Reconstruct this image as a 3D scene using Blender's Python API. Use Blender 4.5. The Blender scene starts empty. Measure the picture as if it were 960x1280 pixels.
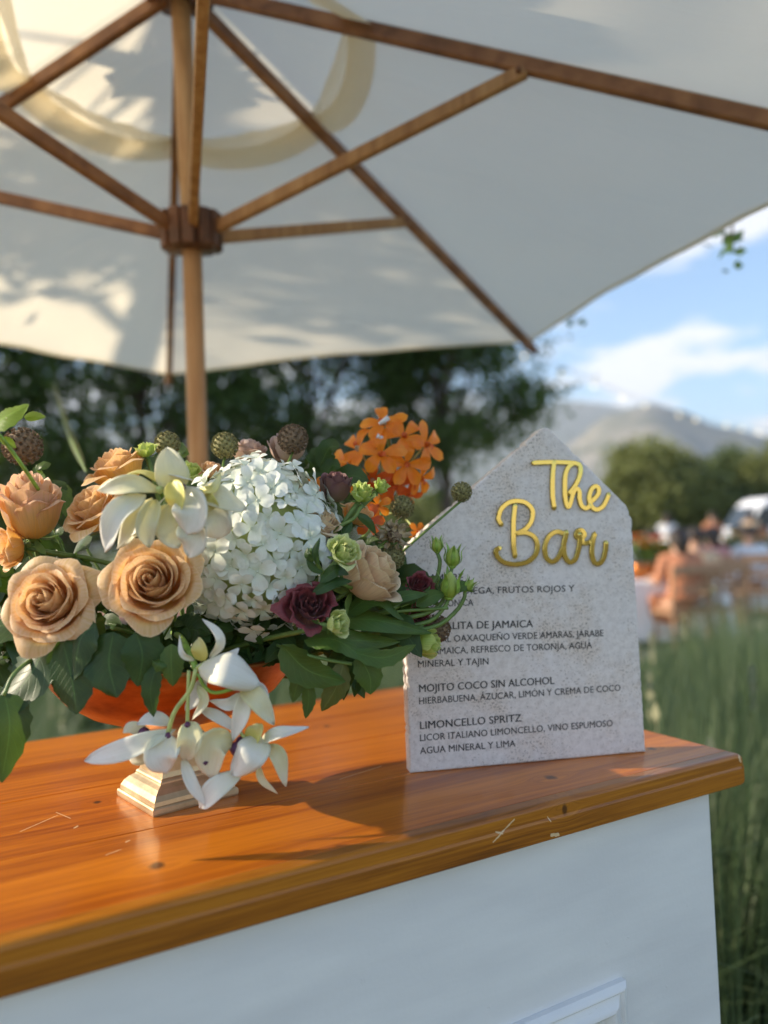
import bpy, bmesh, math, random
import numpy as np
from mathutils import Vector, Matrix, Euler, Quaternion
S = bpy.context.scene
COL = S.collection
R = math.radians
PI = math.pi
rnd = random.Random(7)

# ------------------------------------------------------------------ camera
CAMZ = 1.31
PITCH, ROLL, F = R(2.072), R(2.18), 960.0
cam_data = bpy.data.cameras.new('camera')
cam = bpy.data.objects.new('camera', cam_data); COL.objects.link(cam)
cam.location = (0, 0, CAMZ)
cam.rotation_euler = (Matrix.Rotation(R(90) + PITCH, 3, 'X') @ Matrix.Rotation(-ROLL, 3, 'Z')).to_euler()
cam_data.sensor_fit = 'VERTICAL'; cam_data.sensor_height = 36; cam_data.sensor_width = 27
cam_data.lens = 27.0
cam_data.clip_start = 0.02; cam_data.clip_end = 30000
cam_data.dof.use_dof = True
cam_data.dof.focus_distance = 0.755
cam_data.dof.aperture_fstop = 2.3
S.camera = cam

# ------------------------------------------------------------------ light
SUN_AZ, SUN_EL = -87.0, 23.0           # azimuth from +Y towards +X
sd = Vector((math.sin(R(SUN_AZ)) * math.cos(R(SUN_EL)), math.cos(R(SUN_AZ)) * math.cos(R(SUN_EL)), math.sin(R(SUN_EL))))
sl = bpy.data.lights.new('sun', 'SUN'); sl.energy = 5.0; sl.angle = R(0.55); sl.color = (1.0, 0.86, 0.66)
so = bpy.data.objects.new('sun', sl); COL.objects.link(so)
so.rotation_euler = sd.to_track_quat('Z', 'Y').to_euler(); so.location = (-6, 2, 8)
W = bpy.data.worlds.new('World'); S.world = W; W.use_nodes = True
wn, wl = W.node_tree.nodes, W.node_tree.links
wn.clear()
w_out = wn.new('ShaderNodeOutputWorld'); w_bg = wn.new('ShaderNodeBackground')
sky = wn.new('ShaderNodeTexSky'); sky.sky_type = 'NISHITA'; sky.sun_disc = False
sky.sun_elevation = R(SUN_EL); sky.sun_rotation = R(SUN_AZ)
sky.air_density = 1.0; sky.dust_density = 0.6; sky.ozone_density = 2.2
wtc = wn.new('ShaderNodeTexCoord'); wsep = wn.new('ShaderNodeSeparateXYZ'); wl.new(wtc.outputs['Generated'], wsep.inputs[0])
def wmath(op, a, b=None, c=None, clamp=False):
    n = wn.new('ShaderNodeMath'); n.operation = op; n.use_clamp = clamp
    for i, v in enumerate((a, b, c)):
        if v is None: continue
        if isinstance(v, (int, float)): n.inputs[i].default_value = v
        else: wl.new(v, n.inputs[i])
    return n.outputs[0]
den = wmath('ADD', wmath('MAXIMUM', wsep.outputs[2], 0.0), 0.22)
wcom = wn.new('ShaderNodeCombineXYZ')
wl.new(wmath('DIVIDE', wsep.outputs[0], den), wcom.inputs[0]); wl.new(wmath('DIVIDE', wsep.outputs[1], den), wcom.inputs[1])
wl.new(wmath('MULTIPLY_ADD', wsep.outputs[2], 7.0, 3.3), wcom.inputs[2])
wnoise = wn.new('ShaderNodeTexNoise'); wnoise.inputs['Scale'].default_value = 2.1; wnoise.inputs['Detail'].default_value = 8
wnoise.inputs['Roughness'].default_value = 0.56; wl.new(wcom.outputs[0], wnoise.inputs['Vector'])
wramp = wn.new('ShaderNodeValToRGB'); wramp.color_ramp.elements[0].position = 0.50; wramp.color_ramp.elements[1].position = 0.585
wl.new(wmath('ADD', wnoise.outputs[0], wmath('MAXIMUM', wmath('MULTIPLY_ADD', wsep.outputs[2], -0.75, 0.15), -0.03)), wramp.inputs[0])
lowc = wmath('MULTIPLY_ADD', wsep.outputs[2], -0.75, 1.0, True)
cfac = wmath('MULTIPLY', wmath('MULTIPLY', wramp.outputs[0], lowc), 0.9)
wmul = wn.new('ShaderNodeMix'); wmul.data_type = 'RGBA'; wmul.blend_type = 'MULTIPLY'; wmul.inputs[0].default_value = 1.0
wl.new(sky.outputs[0], wmul.inputs[6]); wmul.inputs[7].default_value = (0.90, 0.98, 1.02, 1)
wmix = wn.new('ShaderNodeMix'); wmix.data_type = 'RGBA'
wl.new(cfac, wmix.inputs[0]); wl.new(wmul.outputs[2], wmix.inputs[6]); wmix.inputs[7].default_value = (5.4, 5.05, 4.8, 1)
wl.new(wmix.outputs[2], w_bg.inputs[0]); w_bg.inputs[1].default_value = 0.15
wl.new(w_bg.outputs[0], w_out.inputs[0])
S.view_settings.view_transform = 'Standard'; S.view_settings.look = 'None'
S.view_settings.gamma = 1.0; S.view_settings.exposure = 0.92
S.render.engine = 'CYCLES'
S.cycles.max_bounces = 7; S.cycles.transparent_max_bounces = 8

# ------------------------------------------------------------------ helpers
PM = {}        # parent matrices of top-level empties / parts (world)
def ray(px, py):
    U, V = px - 480.0, py - 640.0
    u = U * math.cos(ROLL) - V * math.sin(ROLL); v = U * math.sin(ROLL) + V * math.cos(ROLL)
    X, Z = u / F, -v / F
    return Vector((X, math.cos(PITCH) - Z * math.sin(PITCH), math.sin(PITCH) + Z * math.cos(PITCH)))
def at(px, py, D):
    """the place in the world seen at a pixel of the photograph, D metres in front of the camera"""
    return ray(px, py) * D + Vector((0, 0, CAMZ))
def tag(o, label=None, cat=None, group=None, kind=None):
    if label: o['label'] = label
    if cat: o['category'] = cat
    if group: o['group'] = group
    if kind: o['kind'] = kind
    return o
def thing(name, loc, label, cat, group=None, rot=None):
    o = bpy.data.objects.new(name, None); COL.objects.link(o); o.empty_display_size = 0.02
    m = Matrix.Translation(Vector(loc))
    if rot is not None:
        m = m @ (rot.to_matrix().to_4x4() if not isinstance(rot, Matrix) else rot.to_4x4())
    o.matrix_world = m; o.location = m.to_translation(); o.rotation_euler = m.to_euler()
    PM[o.name] = m
    return tag(o, label, cat, group)
class MB:
    def __init__(s): s.v, s.f, s.uv, s.sm = [], [], [], []
    def add(s, verts, faces, uvs=None):
        n = len(s.v); s.v += [tuple(p) for p in verts]
        s.uv += list(uvs) if uvs is not None else [(0.5, 0.5)] * len(verts)
        s.f += [tuple(i + n for i in f) for f in faces]
        return s
    def box(s, lo, hi, m=None):
        (a, b, c), (d, e, f) = lo, hi
        vs = [Vector(p) for p in ((a,b,c),(d,b,c),(d,e,c),(a,e,c),(a,b,f),(d,b,f),(d,e,f),(a,e,f))]
        if m is not None: vs = [m @ p for p in vs]
        return s.add(vs, [(3,2,1,0),(4,5,6,7),(0,1,5,4),(1,2,6,5),(2,3,7,6),(3,0,4,7)])
    def grid(s, P, uv=None, closed=False):
        """P: rows x cols points"""
        nr, nc = len(P), len(P[0])
        vs = [p for row in P for p in row]
        uvs = [(j / max(1, nc - 1), i / max(1, nr - 1)) for i in range(nr) for j in range(nc)] if uv is None else uv
        fs = []
        for i in range(nr - 1):
            for j in range(nc - (0 if closed else 1)):
                k = (j + 1) % nc
                fs.append((i*nc+j, i*nc+k, (i+1)*nc+k, (i+1)*nc+j))
        return s.add(vs, fs, uvs)
    def tube(s, pts, rad, n=8, cap=True):
        pts = [Vector(p) for p in pts]; m = len(pts)
        rads = rad if isinstance(rad, (list, tuple)) else [rad] * m
        rows, ref = [], None
        for i, p in enumerate(pts):
            t = (pts[min(i+1, m-1)] - pts[max(i-1, 0)]).normalized()
            if ref is None:
                ref = t.orthogonal().normalized()
            ref = (ref - t * ref.dot(t)).normalized(); b = t.cross(ref)
            rows.append([p + (ref * math.cos(2*PI*k/n) + b * math.sin(2*PI*k/n)) * rads[i] for k in range(n)])
        base = len(s.v); s.grid(rows, closed=True)
        if cap:
            s.f.append(tuple(base + k for k in reversed(range(n)))); s.f.append(tuple(base + (m-1)*n + k for k in range(n)))
        return s
    def lathe(s, prof, n=32, m=None):
        rows = []
        for r_, z in prof:
            rows.append([Vector((r_*math.cos(2*PI*k/n), r_*math.sin(2*PI*k/n), z)) for k in range(n)])
        if m is not None: rows = [[m @ p for p in row] for row in rows]
        return s.grid(rows, closed=True)
    def prism(s, poly, m, h):
        """poly 2-d outline extruded by h along local z"""
        n = len(poly)
        vs = [m @ Vector((x, y, 0)) for x, y in poly] + [m @ Vector((x, y, h)) for x, y in poly]
        fs = [tuple(reversed(range(n))), tuple(range(n, 2*n))] + [(i, (i+1) % n, n + (i+1) % n, n + i) for i in range(n)]
        return s.add(vs, fs)
    def mesh(s, name, mat, smooth=True, inv=None):
        me = bpy.data.meshes.new(name)
        vs = s.v if inv is None else [tuple(inv @ Vector(p)) for p in s.v]
        me.from_pydata(vs, [], s.f)
        uvl = me.uv_layers.new(name='UVMap')
        idx = np.empty(len(me.loops), dtype=np.int32); me.loops.foreach_get('vertex_index', idx)
        uvl.data.foreach_set('uv', np.array(s.uv, dtype=np.float32)[idx].ravel())
        if smooth: me.polygons.foreach_set('use_smooth', [True] * len(me.polygons))
        if mat: me.materials.append(mat)
        me.update(); return me
    def build(s, name, mat, parent=None, smooth=True, world=True, bevel=0, mesh=None):
        inv = None
        if parent is not None and world: inv = PM[parent.name].inverted()
        me = s.mesh(name, mat, smooth, inv)
        o = bpy.data.objects.new(name, me); COL.objects.link(o)
        if parent is not None: o.parent = parent; PM[o.name] = PM[parent.name]
        else: PM[o.name] = Matrix()
        if bevel:
            b = o.modifiers.new('b', 'BEVEL'); b.width = bevel; b.segments = 2; b.limit_method = 'ANGLE'; b.angle_limit = R(40)
        return o
def link_mesh(name, me, parent, loc=(0,0,0), rot=None, scale=None):
    o = bpy.data.objects.new(name, me); COL.objects.link(o)
    if parent is not None: o.parent = parent
    o.location = loc
    if rot is not None: o.rotation_euler = rot.to_euler() if isinstance(rot, (Quaternion, Matrix)) else rot
    if scale is not None: o.scale = (scale,)*3 if isinstance(scale, (int, float)) else scale
    return o
def spline(pts, n=12):
    pts = [Vector(p) for p in pts]
    if len(pts) == 2: return [pts[0].lerp(pts[1], i / n) for i in range(n + 1)]
    P = [pts[0]*2 - pts[1]] + pts + [pts[-1]*2 - pts[-2]]
    seg = len(pts) - 1; out = []
    for i in range(n + 1):
        t = i / n * seg; k = min(int(t), seg - 1); t -= k
        a, b, c, d = P[k:k+4]
        out.append(0.5 * ((2*b) + (c - a)*t + (2*a - 5*b + 4*c - d)*t*t + (3*b - a - 3*c + d)*t**3))
    return out
def facing(v, spin=0.0):
    return Vector(v).normalized().to_track_quat('Z', 'Y') @ Quaternion((0, 0, 1), spin)

# ------------------------------------------------------------------ materials
class NT:
    def __init__(s, name):
        s.m = bpy.data.materials.new(name); s.m.use_nodes = True
        s.n, s.l = s.m.node_tree.nodes, s.m.node_tree.links
        s.b = s.n['Principled BSDF']; s.out = s.n['Material Output']
        s.tc = s.n.new('ShaderNodeTexCoord')
    def put(s, sock, v):
        if v is None: return
        if isinstance(v, bpy.types.NodeSocket): s.l.new(v, sock)
        elif isinstance(v, (tuple, list)) and sock.type == 'RGBA' and len(v) == 3: sock.default_value = (*v, 1)
        else: sock.default_value = v
    def math(s, op, a, b=None, c=None, clamp=False):
        n = s.n.new('ShaderNodeMath'); n.operation = op; n.use_clamp = clamp
        for i, v in enumerate((a, b, c)): s.put(n.inputs[i], v)
        return n.outputs[0]
    def mix(s, f, a, b, mode='MIX'):
        n = s.n.new('ShaderNodeMix'); n.data_type = 'RGBA'; n.blend_type = mode
        s.put(n.inputs[0], f); s.put(n.inputs[6], a); s.put(n.inputs[7], b); return n.outputs[2]
    def noise(s, scale, detail=3, rough=0.5, vec=None, dist=0.0, off=None):
        n = s.n.new('ShaderNodeTexNoise'); n.inputs['Scale'].default_value = scale
        n.inputs['Detail'].default_value = detail; n.inputs['Roughness'].default_value = rough; n.inputs['Distortion'].default_value = dist
        s.l.new(vec if vec is not None else s.tc.outputs['Object'], n.inputs['Vector']); return n.outputs[0]
    def mapping(s, scale=(1,1,1), loc=(0,0,0), vec=None, rot=(0,0,0)):
        n = s.n.new('ShaderNodeMapping'); n.inputs['Scale'].default_value = scale
        s.put(n.inputs['Location'], loc); n.inputs['Rotation'].default_value = rot
        s.l.new(vec if vec is not None else s.tc.outputs['Object'], n.inputs['Vector']); return n.outputs[0]
    def ramp(s, f, stops):
        n = s.n.new('ShaderNodeValToRGB'); e = n.color_ramp.elements
        while len(e) > 1: e.remove(e[-1])
        for i, (p, c) in enumerate(stops):
            x = e[0] if i == 0 else e.new(p)
            x.position = p; x.color = (*c, 1) if isinstance(c, tuple) else (c, c, c, 1)
        s.l.new(f, n.inputs[0]); return n.outputs[0]
    def bump(s, h, strength=0.3, dist=0.01):
        n = s.n.new('ShaderNodeBump'); n.inputs['Strength'].default_value = strength; n.inputs['Distance'].default_value = dist
        s.l.new(h, n.inputs['Height']); s.l.new(n.outputs[0], s.b.inputs['Normal']); return n.outputs[0]
    def set(s, **k):
        for a, v in k.items(): s.put(s.b.inputs[a.replace('_', ' ')], v)
        return s
    def translucent(s, fac, col):
        t = s.n.new('ShaderNodeBsdfTranslucent'); s.put(t.inputs[0], col)
        x = s.n.new('ShaderNodeMixShader'); s.put(x.inputs[0], fac)
        s.l.new(s.b.outputs[0], x.inputs[1]); s.l.new(t.outputs[0], x.inputs[2]); s.l.new(x.outputs[0], s.out.inputs[0]); return s
    def uv(s):
        n = s.n.new('ShaderNodeSeparateXYZ'); s.l.new(s.tc.outputs['UV'], n.inputs[0]); return n.outputs
M = {}
def plain(name, col, rough=0.6, var=0.15, scale=30, metal=0.0, bump=0.0, **k):
    t = NT(name); n = t.noise(scale, 4)
    c0 = tuple(c * (1 - var) for c in col); c1 = tuple(min(1, c * (1 + var)) for c in col)
    t.set(Base_Color=t.ramp(n, [(0.3, c0), (0.7, c1)]), Roughness=rough, Metallic=metal, **k)
    if bump: t.bump(n, bump, 0.002)
    M[name] = t.m; return t.m
def petal_mat(name, base, mid, tip, trans=0.3, rough=0.5, tcol=None, vein=0.12):
    t = NT(name); u = t.uv()
    sc = t.mapping((26, 2.2, 1), vec=t.tc.outputs['UV'])
    vn = t.noise(1.0, 5, 0.6, vec=sc); big = t.noise(38, 3, 0.55)
    v = t.math('ADD', u[1], t.math('MULTIPLY_ADD', big, 0.9, -0.45))
    c = t.ramp(v, [(0.05, base), (0.55, mid), (0.93, tip)])
    dark = t.mix(t.ramp(vn, [(0.35, 1.0), (0.62, 0.0)]), c, tuple(x * (1 - vein * 1.6) for x in mid))
    c2 = t.mix(0.75, c, dark)
    c2 = t.mix(t.math('MULTIPLY', t.ramp(t.noise(150, 4, 0.7), [(0.62, 0.0), (0.74, 1.0)]), 0.30), c2, tuple(x * y for x, y in zip(mid, (.78, .62, .5))))
    c2 = t.mix(t.math('MULTIPLY', t.ramp(u[1], [(0.955, 0.0), (1.0, 1.0)]), 0.55), c2, tuple(min(.92, x * 1.12 + .03) for x in tip))
    t.set(Base_Color=c2, Roughness=rough, Sheen_Weight=0.15)
    t.bump(vn, 0.22, 0.0012)
    t.translucent(trans, c2 if tcol is None else t.mix(0.5, c2, tcol))
    M[name] = t.m; return t.m
petal_mat('petal_caramel', (0.90, 0.40, 0.03), (0.92, 0.57, 0.18), (0.89, 0.62, 0.38), 0.38)
petal_mat('petal_golden', (0.88, 0.36, 0.02), (0.92, 0.54, 0.12), (0.90, 0.62, 0.38), 0.40)
petal_mat('petal_pinkpeach', (0.92, 0.52, 0.06), (0.90, 0.60, 0.24), (0.86, 0.56, 0.42), 0.40)
petal_mat('petal_blush', (0.84, 0.46, 0.18), (0.86, 0.60, 0.38), (0.90, 0.74, 0.50), 0.34)
petal_mat('petal_dusty', (0.52, 0.34, 0.20), (0.58, 0.40, 0.30), (0.62, 0.46, 0.40), 0.22)
petal_mat('petal_mauve', (0.26, 0.20, 0.08), (0.24, 0.13, 0.09), (0.20, 0.08, 0.09), 0.18)
petal_mat('petal_burgundy', (0.55, 0.28, 0.16), (0.17, 0.022, 0.028), (0.26, 0.05, 0.055), 0.20)
petal_mat('petal_lime', (0.34, 0.48, 0.05), (0.48, 0.62, 0.10), (0.66, 0.74, 0.26), 0.36)
petal_mat('petal_celery', (0.46, 0.58, 0.08), (0.60, 0.70, 0.20), (0.78, 0.82, 0.42), 0.34)
petal_mat('petal_hydrangea', (0.70, 0.78, 0.56), (0.82, 0.86, 0.78), (0.86, 0.88, 0.84), 0.22, 0.5, vein=0.06)
petal_mat('petal_orchid_white', (0.80, 0.80, 0.55), (0.86, 0.85, 0.76), (0.88, 0.87, 0.82), 0.28, 0.34, vein=0.05)
petal_mat('petal_orchid_cream', (0.80, 0.76, 0.34), (0.86, 0.82, 0.56), (0.88, 0.86, 0.74), 0.32, 0.36, vein=0.05)
petal_mat('petal_orchid_yellow', (0.74, 0.68, 0.12), (0.82, 0.76, 0.26), (0.84, 0.82, 0.52), 0.34, 0.36, vein=0.05)
petal_mat('petal_orange', (0.90, 0.28, 0.008), (0.92, 0.27, 0.01), (0.94, 0.38, 0.02), 0.42, 0.4)
petal_mat('petal_red_orange', (0.60, 0.09, 0.005), (0.66, 0.11, 0.008), (0.74, 0.18, 0.01), 0.34, 0.4)
plain('purple_lip', (0.10, 0.03, 0.08), 0.5)
plain('stem_green', (0.14, 0.22, 0.05), 0.45, 0.25, 80)
plain('stem_pale', (0.42, 0.48, 0.16), 0.45, 0.2, 80)
plain('bud_green', (0.22, 0.36, 0.05), 0.35, 0.35, 140)
plain('pod_green', (0.24, 0.22, 0.09), 0.8, 0.5, 260, bump=0.6)
plain('pod_brown', (0.22, 0.15, 0.09), 0.85, 0.5, 260, bump=0.6)
plain('dried_petal', (0.40, 0.31, 0.19), 0.85, 0.4, 160)
def leaf_mat(name, dark, light, trans, tcol, rough=0.32, scale=60):
    t = NT(name); u = t.uv()
    n = t.noise(scale, 4); big = t.noise(9, 2)
    d = t.math('ABSOLUTE', t.math('SUBTRACT', u[0], 0.5))
    rib = t.math('LESS_THAN', d, 0.018)
    # side veins: slanted bands
    vv = t.math('SINE', t.math('MULTIPLY', t.math('SUBTRACT', u[1], t.math('MULTIPLY', d, 0.55)), 60.0))
    vm = t.ramp(vv, [(0.90, 0.0), (1.0, 1.0)])
    c = t.ramp(t.math('MULTIPLY_ADD', n, 0.5, t.math('MULTIPLY', big, 0.5)), [(0.36, dark), (0.64, light)])
    c = t.mix(t.math('MULTIPLY', t.math('MAXIMUM', rib, t.math('MULTIPLY', vm, 0.35)), 0.55), c, tuple(x * 1.9 for x in light))
    t.set(Base_Color=c, Roughness=rough + .08, Specular_IOR_Level=0.32)
    t.bump(t.math('SUBTRACT', t.math('MULTIPLY', n, 0.3), t.math('MAXIMUM', rib, t.math('MULTIPLY', vm, 0.5))), 0.35, 0.001)
    t.translucent(trans, tcol); M[name] = t.m
leaf_mat('leaf_dark', (0.018, 0.045, 0.012), (0.045, 0.095, 0.022), 0.16, (0.16, 0.30, 0.03))
leaf_mat('leaf_mid', (0.035, 0.08, 0.015), (0.08, 0.15, 0.03), 0.24, (0.24, 0.40, 0.04))
leaf_mat('leaf_bright', (0.10, 0.20, 0.02), (0.18, 0.32, 0.05), 0.45, (0.45, 0.62, 0.08))
leaf_mat('leaf_olive', (0.07, 0.10, 0.02), (0.13, 0.15, 0.04), 0.25, (0.30, 0.32, 0.05))
leaf_mat('crown_leaf', (0.022, 0.045, 0.012), (0.065, 0.105, 0.025), 0.28, (0.20, 0.32, 0.05), 0.45, 3)
leaf_mat('bush_leaf', (0.10, 0.13, 0.04), (0.19, 0.20, 0.07), 0.20, (0.30, 0.32, 0.07), 0.6, 3)
leaf_mat('bush_leaf_dark', (0.05, 0.08, 0.03), (0.10, 0.13, 0.05), 0.20, (0.2, 0.24, 0.05), 0.6, 3)
plain('bark', (0.10, 0.075, 0.055), 0.9, 0.4, 12, bump=0.5)
plain('bronze', (0.60, 0.44, 0.24), 0.30, 0.12, 40, metal=0.9, bump=0.12)
plain('white_paint_far', (0.78, 0.78, 0.80), 0.4, 0.03)
plain('dark_glass', (0.03, 0.04, 0.05), 0.15, 0.1)
plain('rubber', (0.03, 0.03, 0.03), 0.8, 0.2)
plain('table_linen', (0.80, 0.80, 0.80), 0.8, 0.05)
plain('orange_wood', (0.40, 0.23, 0.13), 0.5, 0.2)
plain('skin', (0.52, 0.30, 0.20), 0.55, 0.08)
plain('hair_dark', (0.03, 0.02, 0.015), 0.6, 0.3)
for nm, c in dict(cloth_rust=(0.50, 0.20, 0.10), cloth_tan=(0.66, 0.46, 0.28), cloth_black=(0.02, 0.02, 0.025), cloth_white=(0.75, 0.75, 0.76), cloth_rose=(0.55, 0.25, 0.22), cloth_blue=(0.15, 0.2, 0.32), flower_orange=(0.85, 0.33, 0.02), flower_yellow=(0.85, 0.55, 0.05), flower_coral=(0.80, 0.22, 0.10)).items():
    plain(nm, c, 0.75, 0.2, 20)
# copper bowl
t = NT('copper'); n1 = t.noise(14, 5, 0.6, vec=t.mapping((1, 1, 3))); n2 = t.noise(90, 3)
t.set(Base_Color=t.ramp(n1, [(0.3, (0.20, 0.05, 0.015)), (0.5, (0.42, 0.13, 0.03)), (0.72, (0.64, 0.28, 0.09))]), Metallic=0.75, Roughness=t.math('MULTIPLY_ADD', n2, 0.25, 0.22))
t.bump(n2, 0.15, 0.001); M['copper'] = t.m
# antique brass of the pedestal
t = NT('antique_brass'); n1 = t.noise(30, 5, 0.6); n2 = t.noise(180, 3)
t.set(Base_Color=t.ramp(n1, [(0.3, (0.46, 0.33, 0.17)), (0.7, (0.72, 0.55, 0.32))]), Metallic=0.55, Roughness=t.math('MULTIPLY_ADD', n1, 0.3, 0.2))
t.bump(n2, 0.12, 0.0008); M['antique_brass'] = t.m
t = NT('gold_mirror'); n1 = t.noise(25, 2)
t.set(Base_Color=(0.58, 0.44, 0.12), Metallic=1.0, Roughness=0.07); t.bump(n1, 0.03, 0.002); M['gold_mirror'] = t.m
t = NT('menu_ink'); n1 = t.noise(900, 3)
t.set(Base_Color=t.ramp(n1, [(0.35, (0.012, 0.011, 0.011)), (0.8, (0.06, 0.055, 0.052))]), Roughness=0.7); M['menu_ink'] = t.m
# stone
t = NT('stone'); 
a = t.noise(11, 6, 0.68); b = t.noise(120, 7, 0.75); c = t.noise(420, 3, 0.6); st = t.noise(16, 6, 0.62, vec=t.mapping((1, 1, 5), rot=(0, 0.75, 0)))
col = t.ramp(b, [(0.30, (0.56, 0.51, 0.47)), (0.5, (0.73, 0.675, 0.635)), (0.7, (0.83, 0.78, 0.74))])
col = t.mix(t.ramp(a, [(0.48, 0.0), (0.64, 0.5)]), col, (0.70, 0.57, 0.45))
col = t.mix(t.ramp(st, [(0.52, 0.0), (0.62, 0.30)]), col, (0.76, 0.73, 0.74))
pit = t.ramp(t.math('MULTIPLY', c, t.math('ADD', a, 0.52)), [(0.61, 0.0), (0.66, 1.0)])
col = t.mix(t.math('MULTIPLY', pit, 0.7), col, (0.24, 0.20, 0.17))
t.set(Base_Color=col, Roughness=0.62)
t.bump(t.math('SUBTRACT', t.math('MULTIPLY', b, 0.5), t.math('MULTIPLY', pit, 0.9)), 0.45, 0.0012); M['stone'] = t.m
# umbrella wood
def wood_mat(name, c0, c1, c2, scale, rough):
    t = NT(name); n1 = t.noise(22, 3, 0.5, dist=0.4) if name != 'pole_wood' else t.noise(scale, 6, 0.6, vec=t.mapping((1, 1, 0.08)), dist=0.4); n2 = t.noise(4, 3)
    t.set(Base_Color=t.ramp(t.math('MULTIPLY_ADD', n2, 0.35, t.math('MULTIPLY', n1, 0.65)), [(0.36, c0), (0.5, c1), (0.64, c2)]), Roughness=rough)
    t.bump(n1, 0.2, 0.001); M[name] = t.m
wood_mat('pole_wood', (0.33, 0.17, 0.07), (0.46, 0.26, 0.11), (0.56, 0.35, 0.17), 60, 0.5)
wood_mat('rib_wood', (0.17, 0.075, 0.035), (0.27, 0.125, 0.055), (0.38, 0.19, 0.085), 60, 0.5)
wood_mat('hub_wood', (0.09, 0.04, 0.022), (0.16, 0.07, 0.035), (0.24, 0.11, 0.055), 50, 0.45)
# canopy cloth
t = NT('canopy_cloth')
wr = t.noise(2.2, 4, 0.55, vec=t.mapping((1, 3.2, 1), rot=(0, 0, 0.9)), dist=0.6); fine = t.noise(340, 2); blot = t.noise(3.0, 4)
cc = t.ramp(t.math('MULTIPLY_ADD', fine, 0.25, t.math('MULTIPLY', blot, 0.75)), [(0.3, (0.79, 0.745, 0.65)), (0.7, (0.86, 0.82, 0.73))])
t.set(Base_Color=cc, Roughness=0.85); t.bump(t.math('MULTIPLY_ADD', wr, 1.0, t.math('MULTIPLY', fine, 0.03)), 0.9, 0.03)
t.translucent(0.56, (0.95, 0.87, 0.70)); M['canopy_cloth'] = t.m
# white painted board
t = NT('white_paint'); n1 = t.noise(6, 3, vec=t.mapping((1, 1, 4))); n2 = t.noise(220, 3); n3 = t.noise(34, 5, 0.75)
spk = t.ramp(n3, [(0.70, 0.0), (0.735, 1.0)])
cc = t.mix(t.ramp(n1, [(0.35, 0.0), (0.7, 1.0)]), (0.72, 0.71, 0.69), (0.80, 0.79, 0.76))
cc = t.mix(t.math('MULTIPLY', spk, 0.35), cc, (0.42, 0.40, 0.37))
t.set(Base_Color=cc, Roughness=0.38); t.bump(t.math('ADD', t.math('MULTIPLY_ADD', n1, 1.2, t.math('MULTIPLY', n2, 0.25)), t.math('ADD', t.math('MULTIPLY', t.noise(60, 4, 0.6, vec=t.mapping((0.12, 1, 1))), 0.8), t.math('MULTIPLY', t.ramp(t.noise(75, 3, 0.6), [(0.72, 0.0), (0.74, 1.0)]), 0.6))), 0.35, 0.0015); M['white_paint'] = t.m
plain('grey_panel', (0.52, 0.53, 0.53), 0.5, 0.06, 12)
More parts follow.
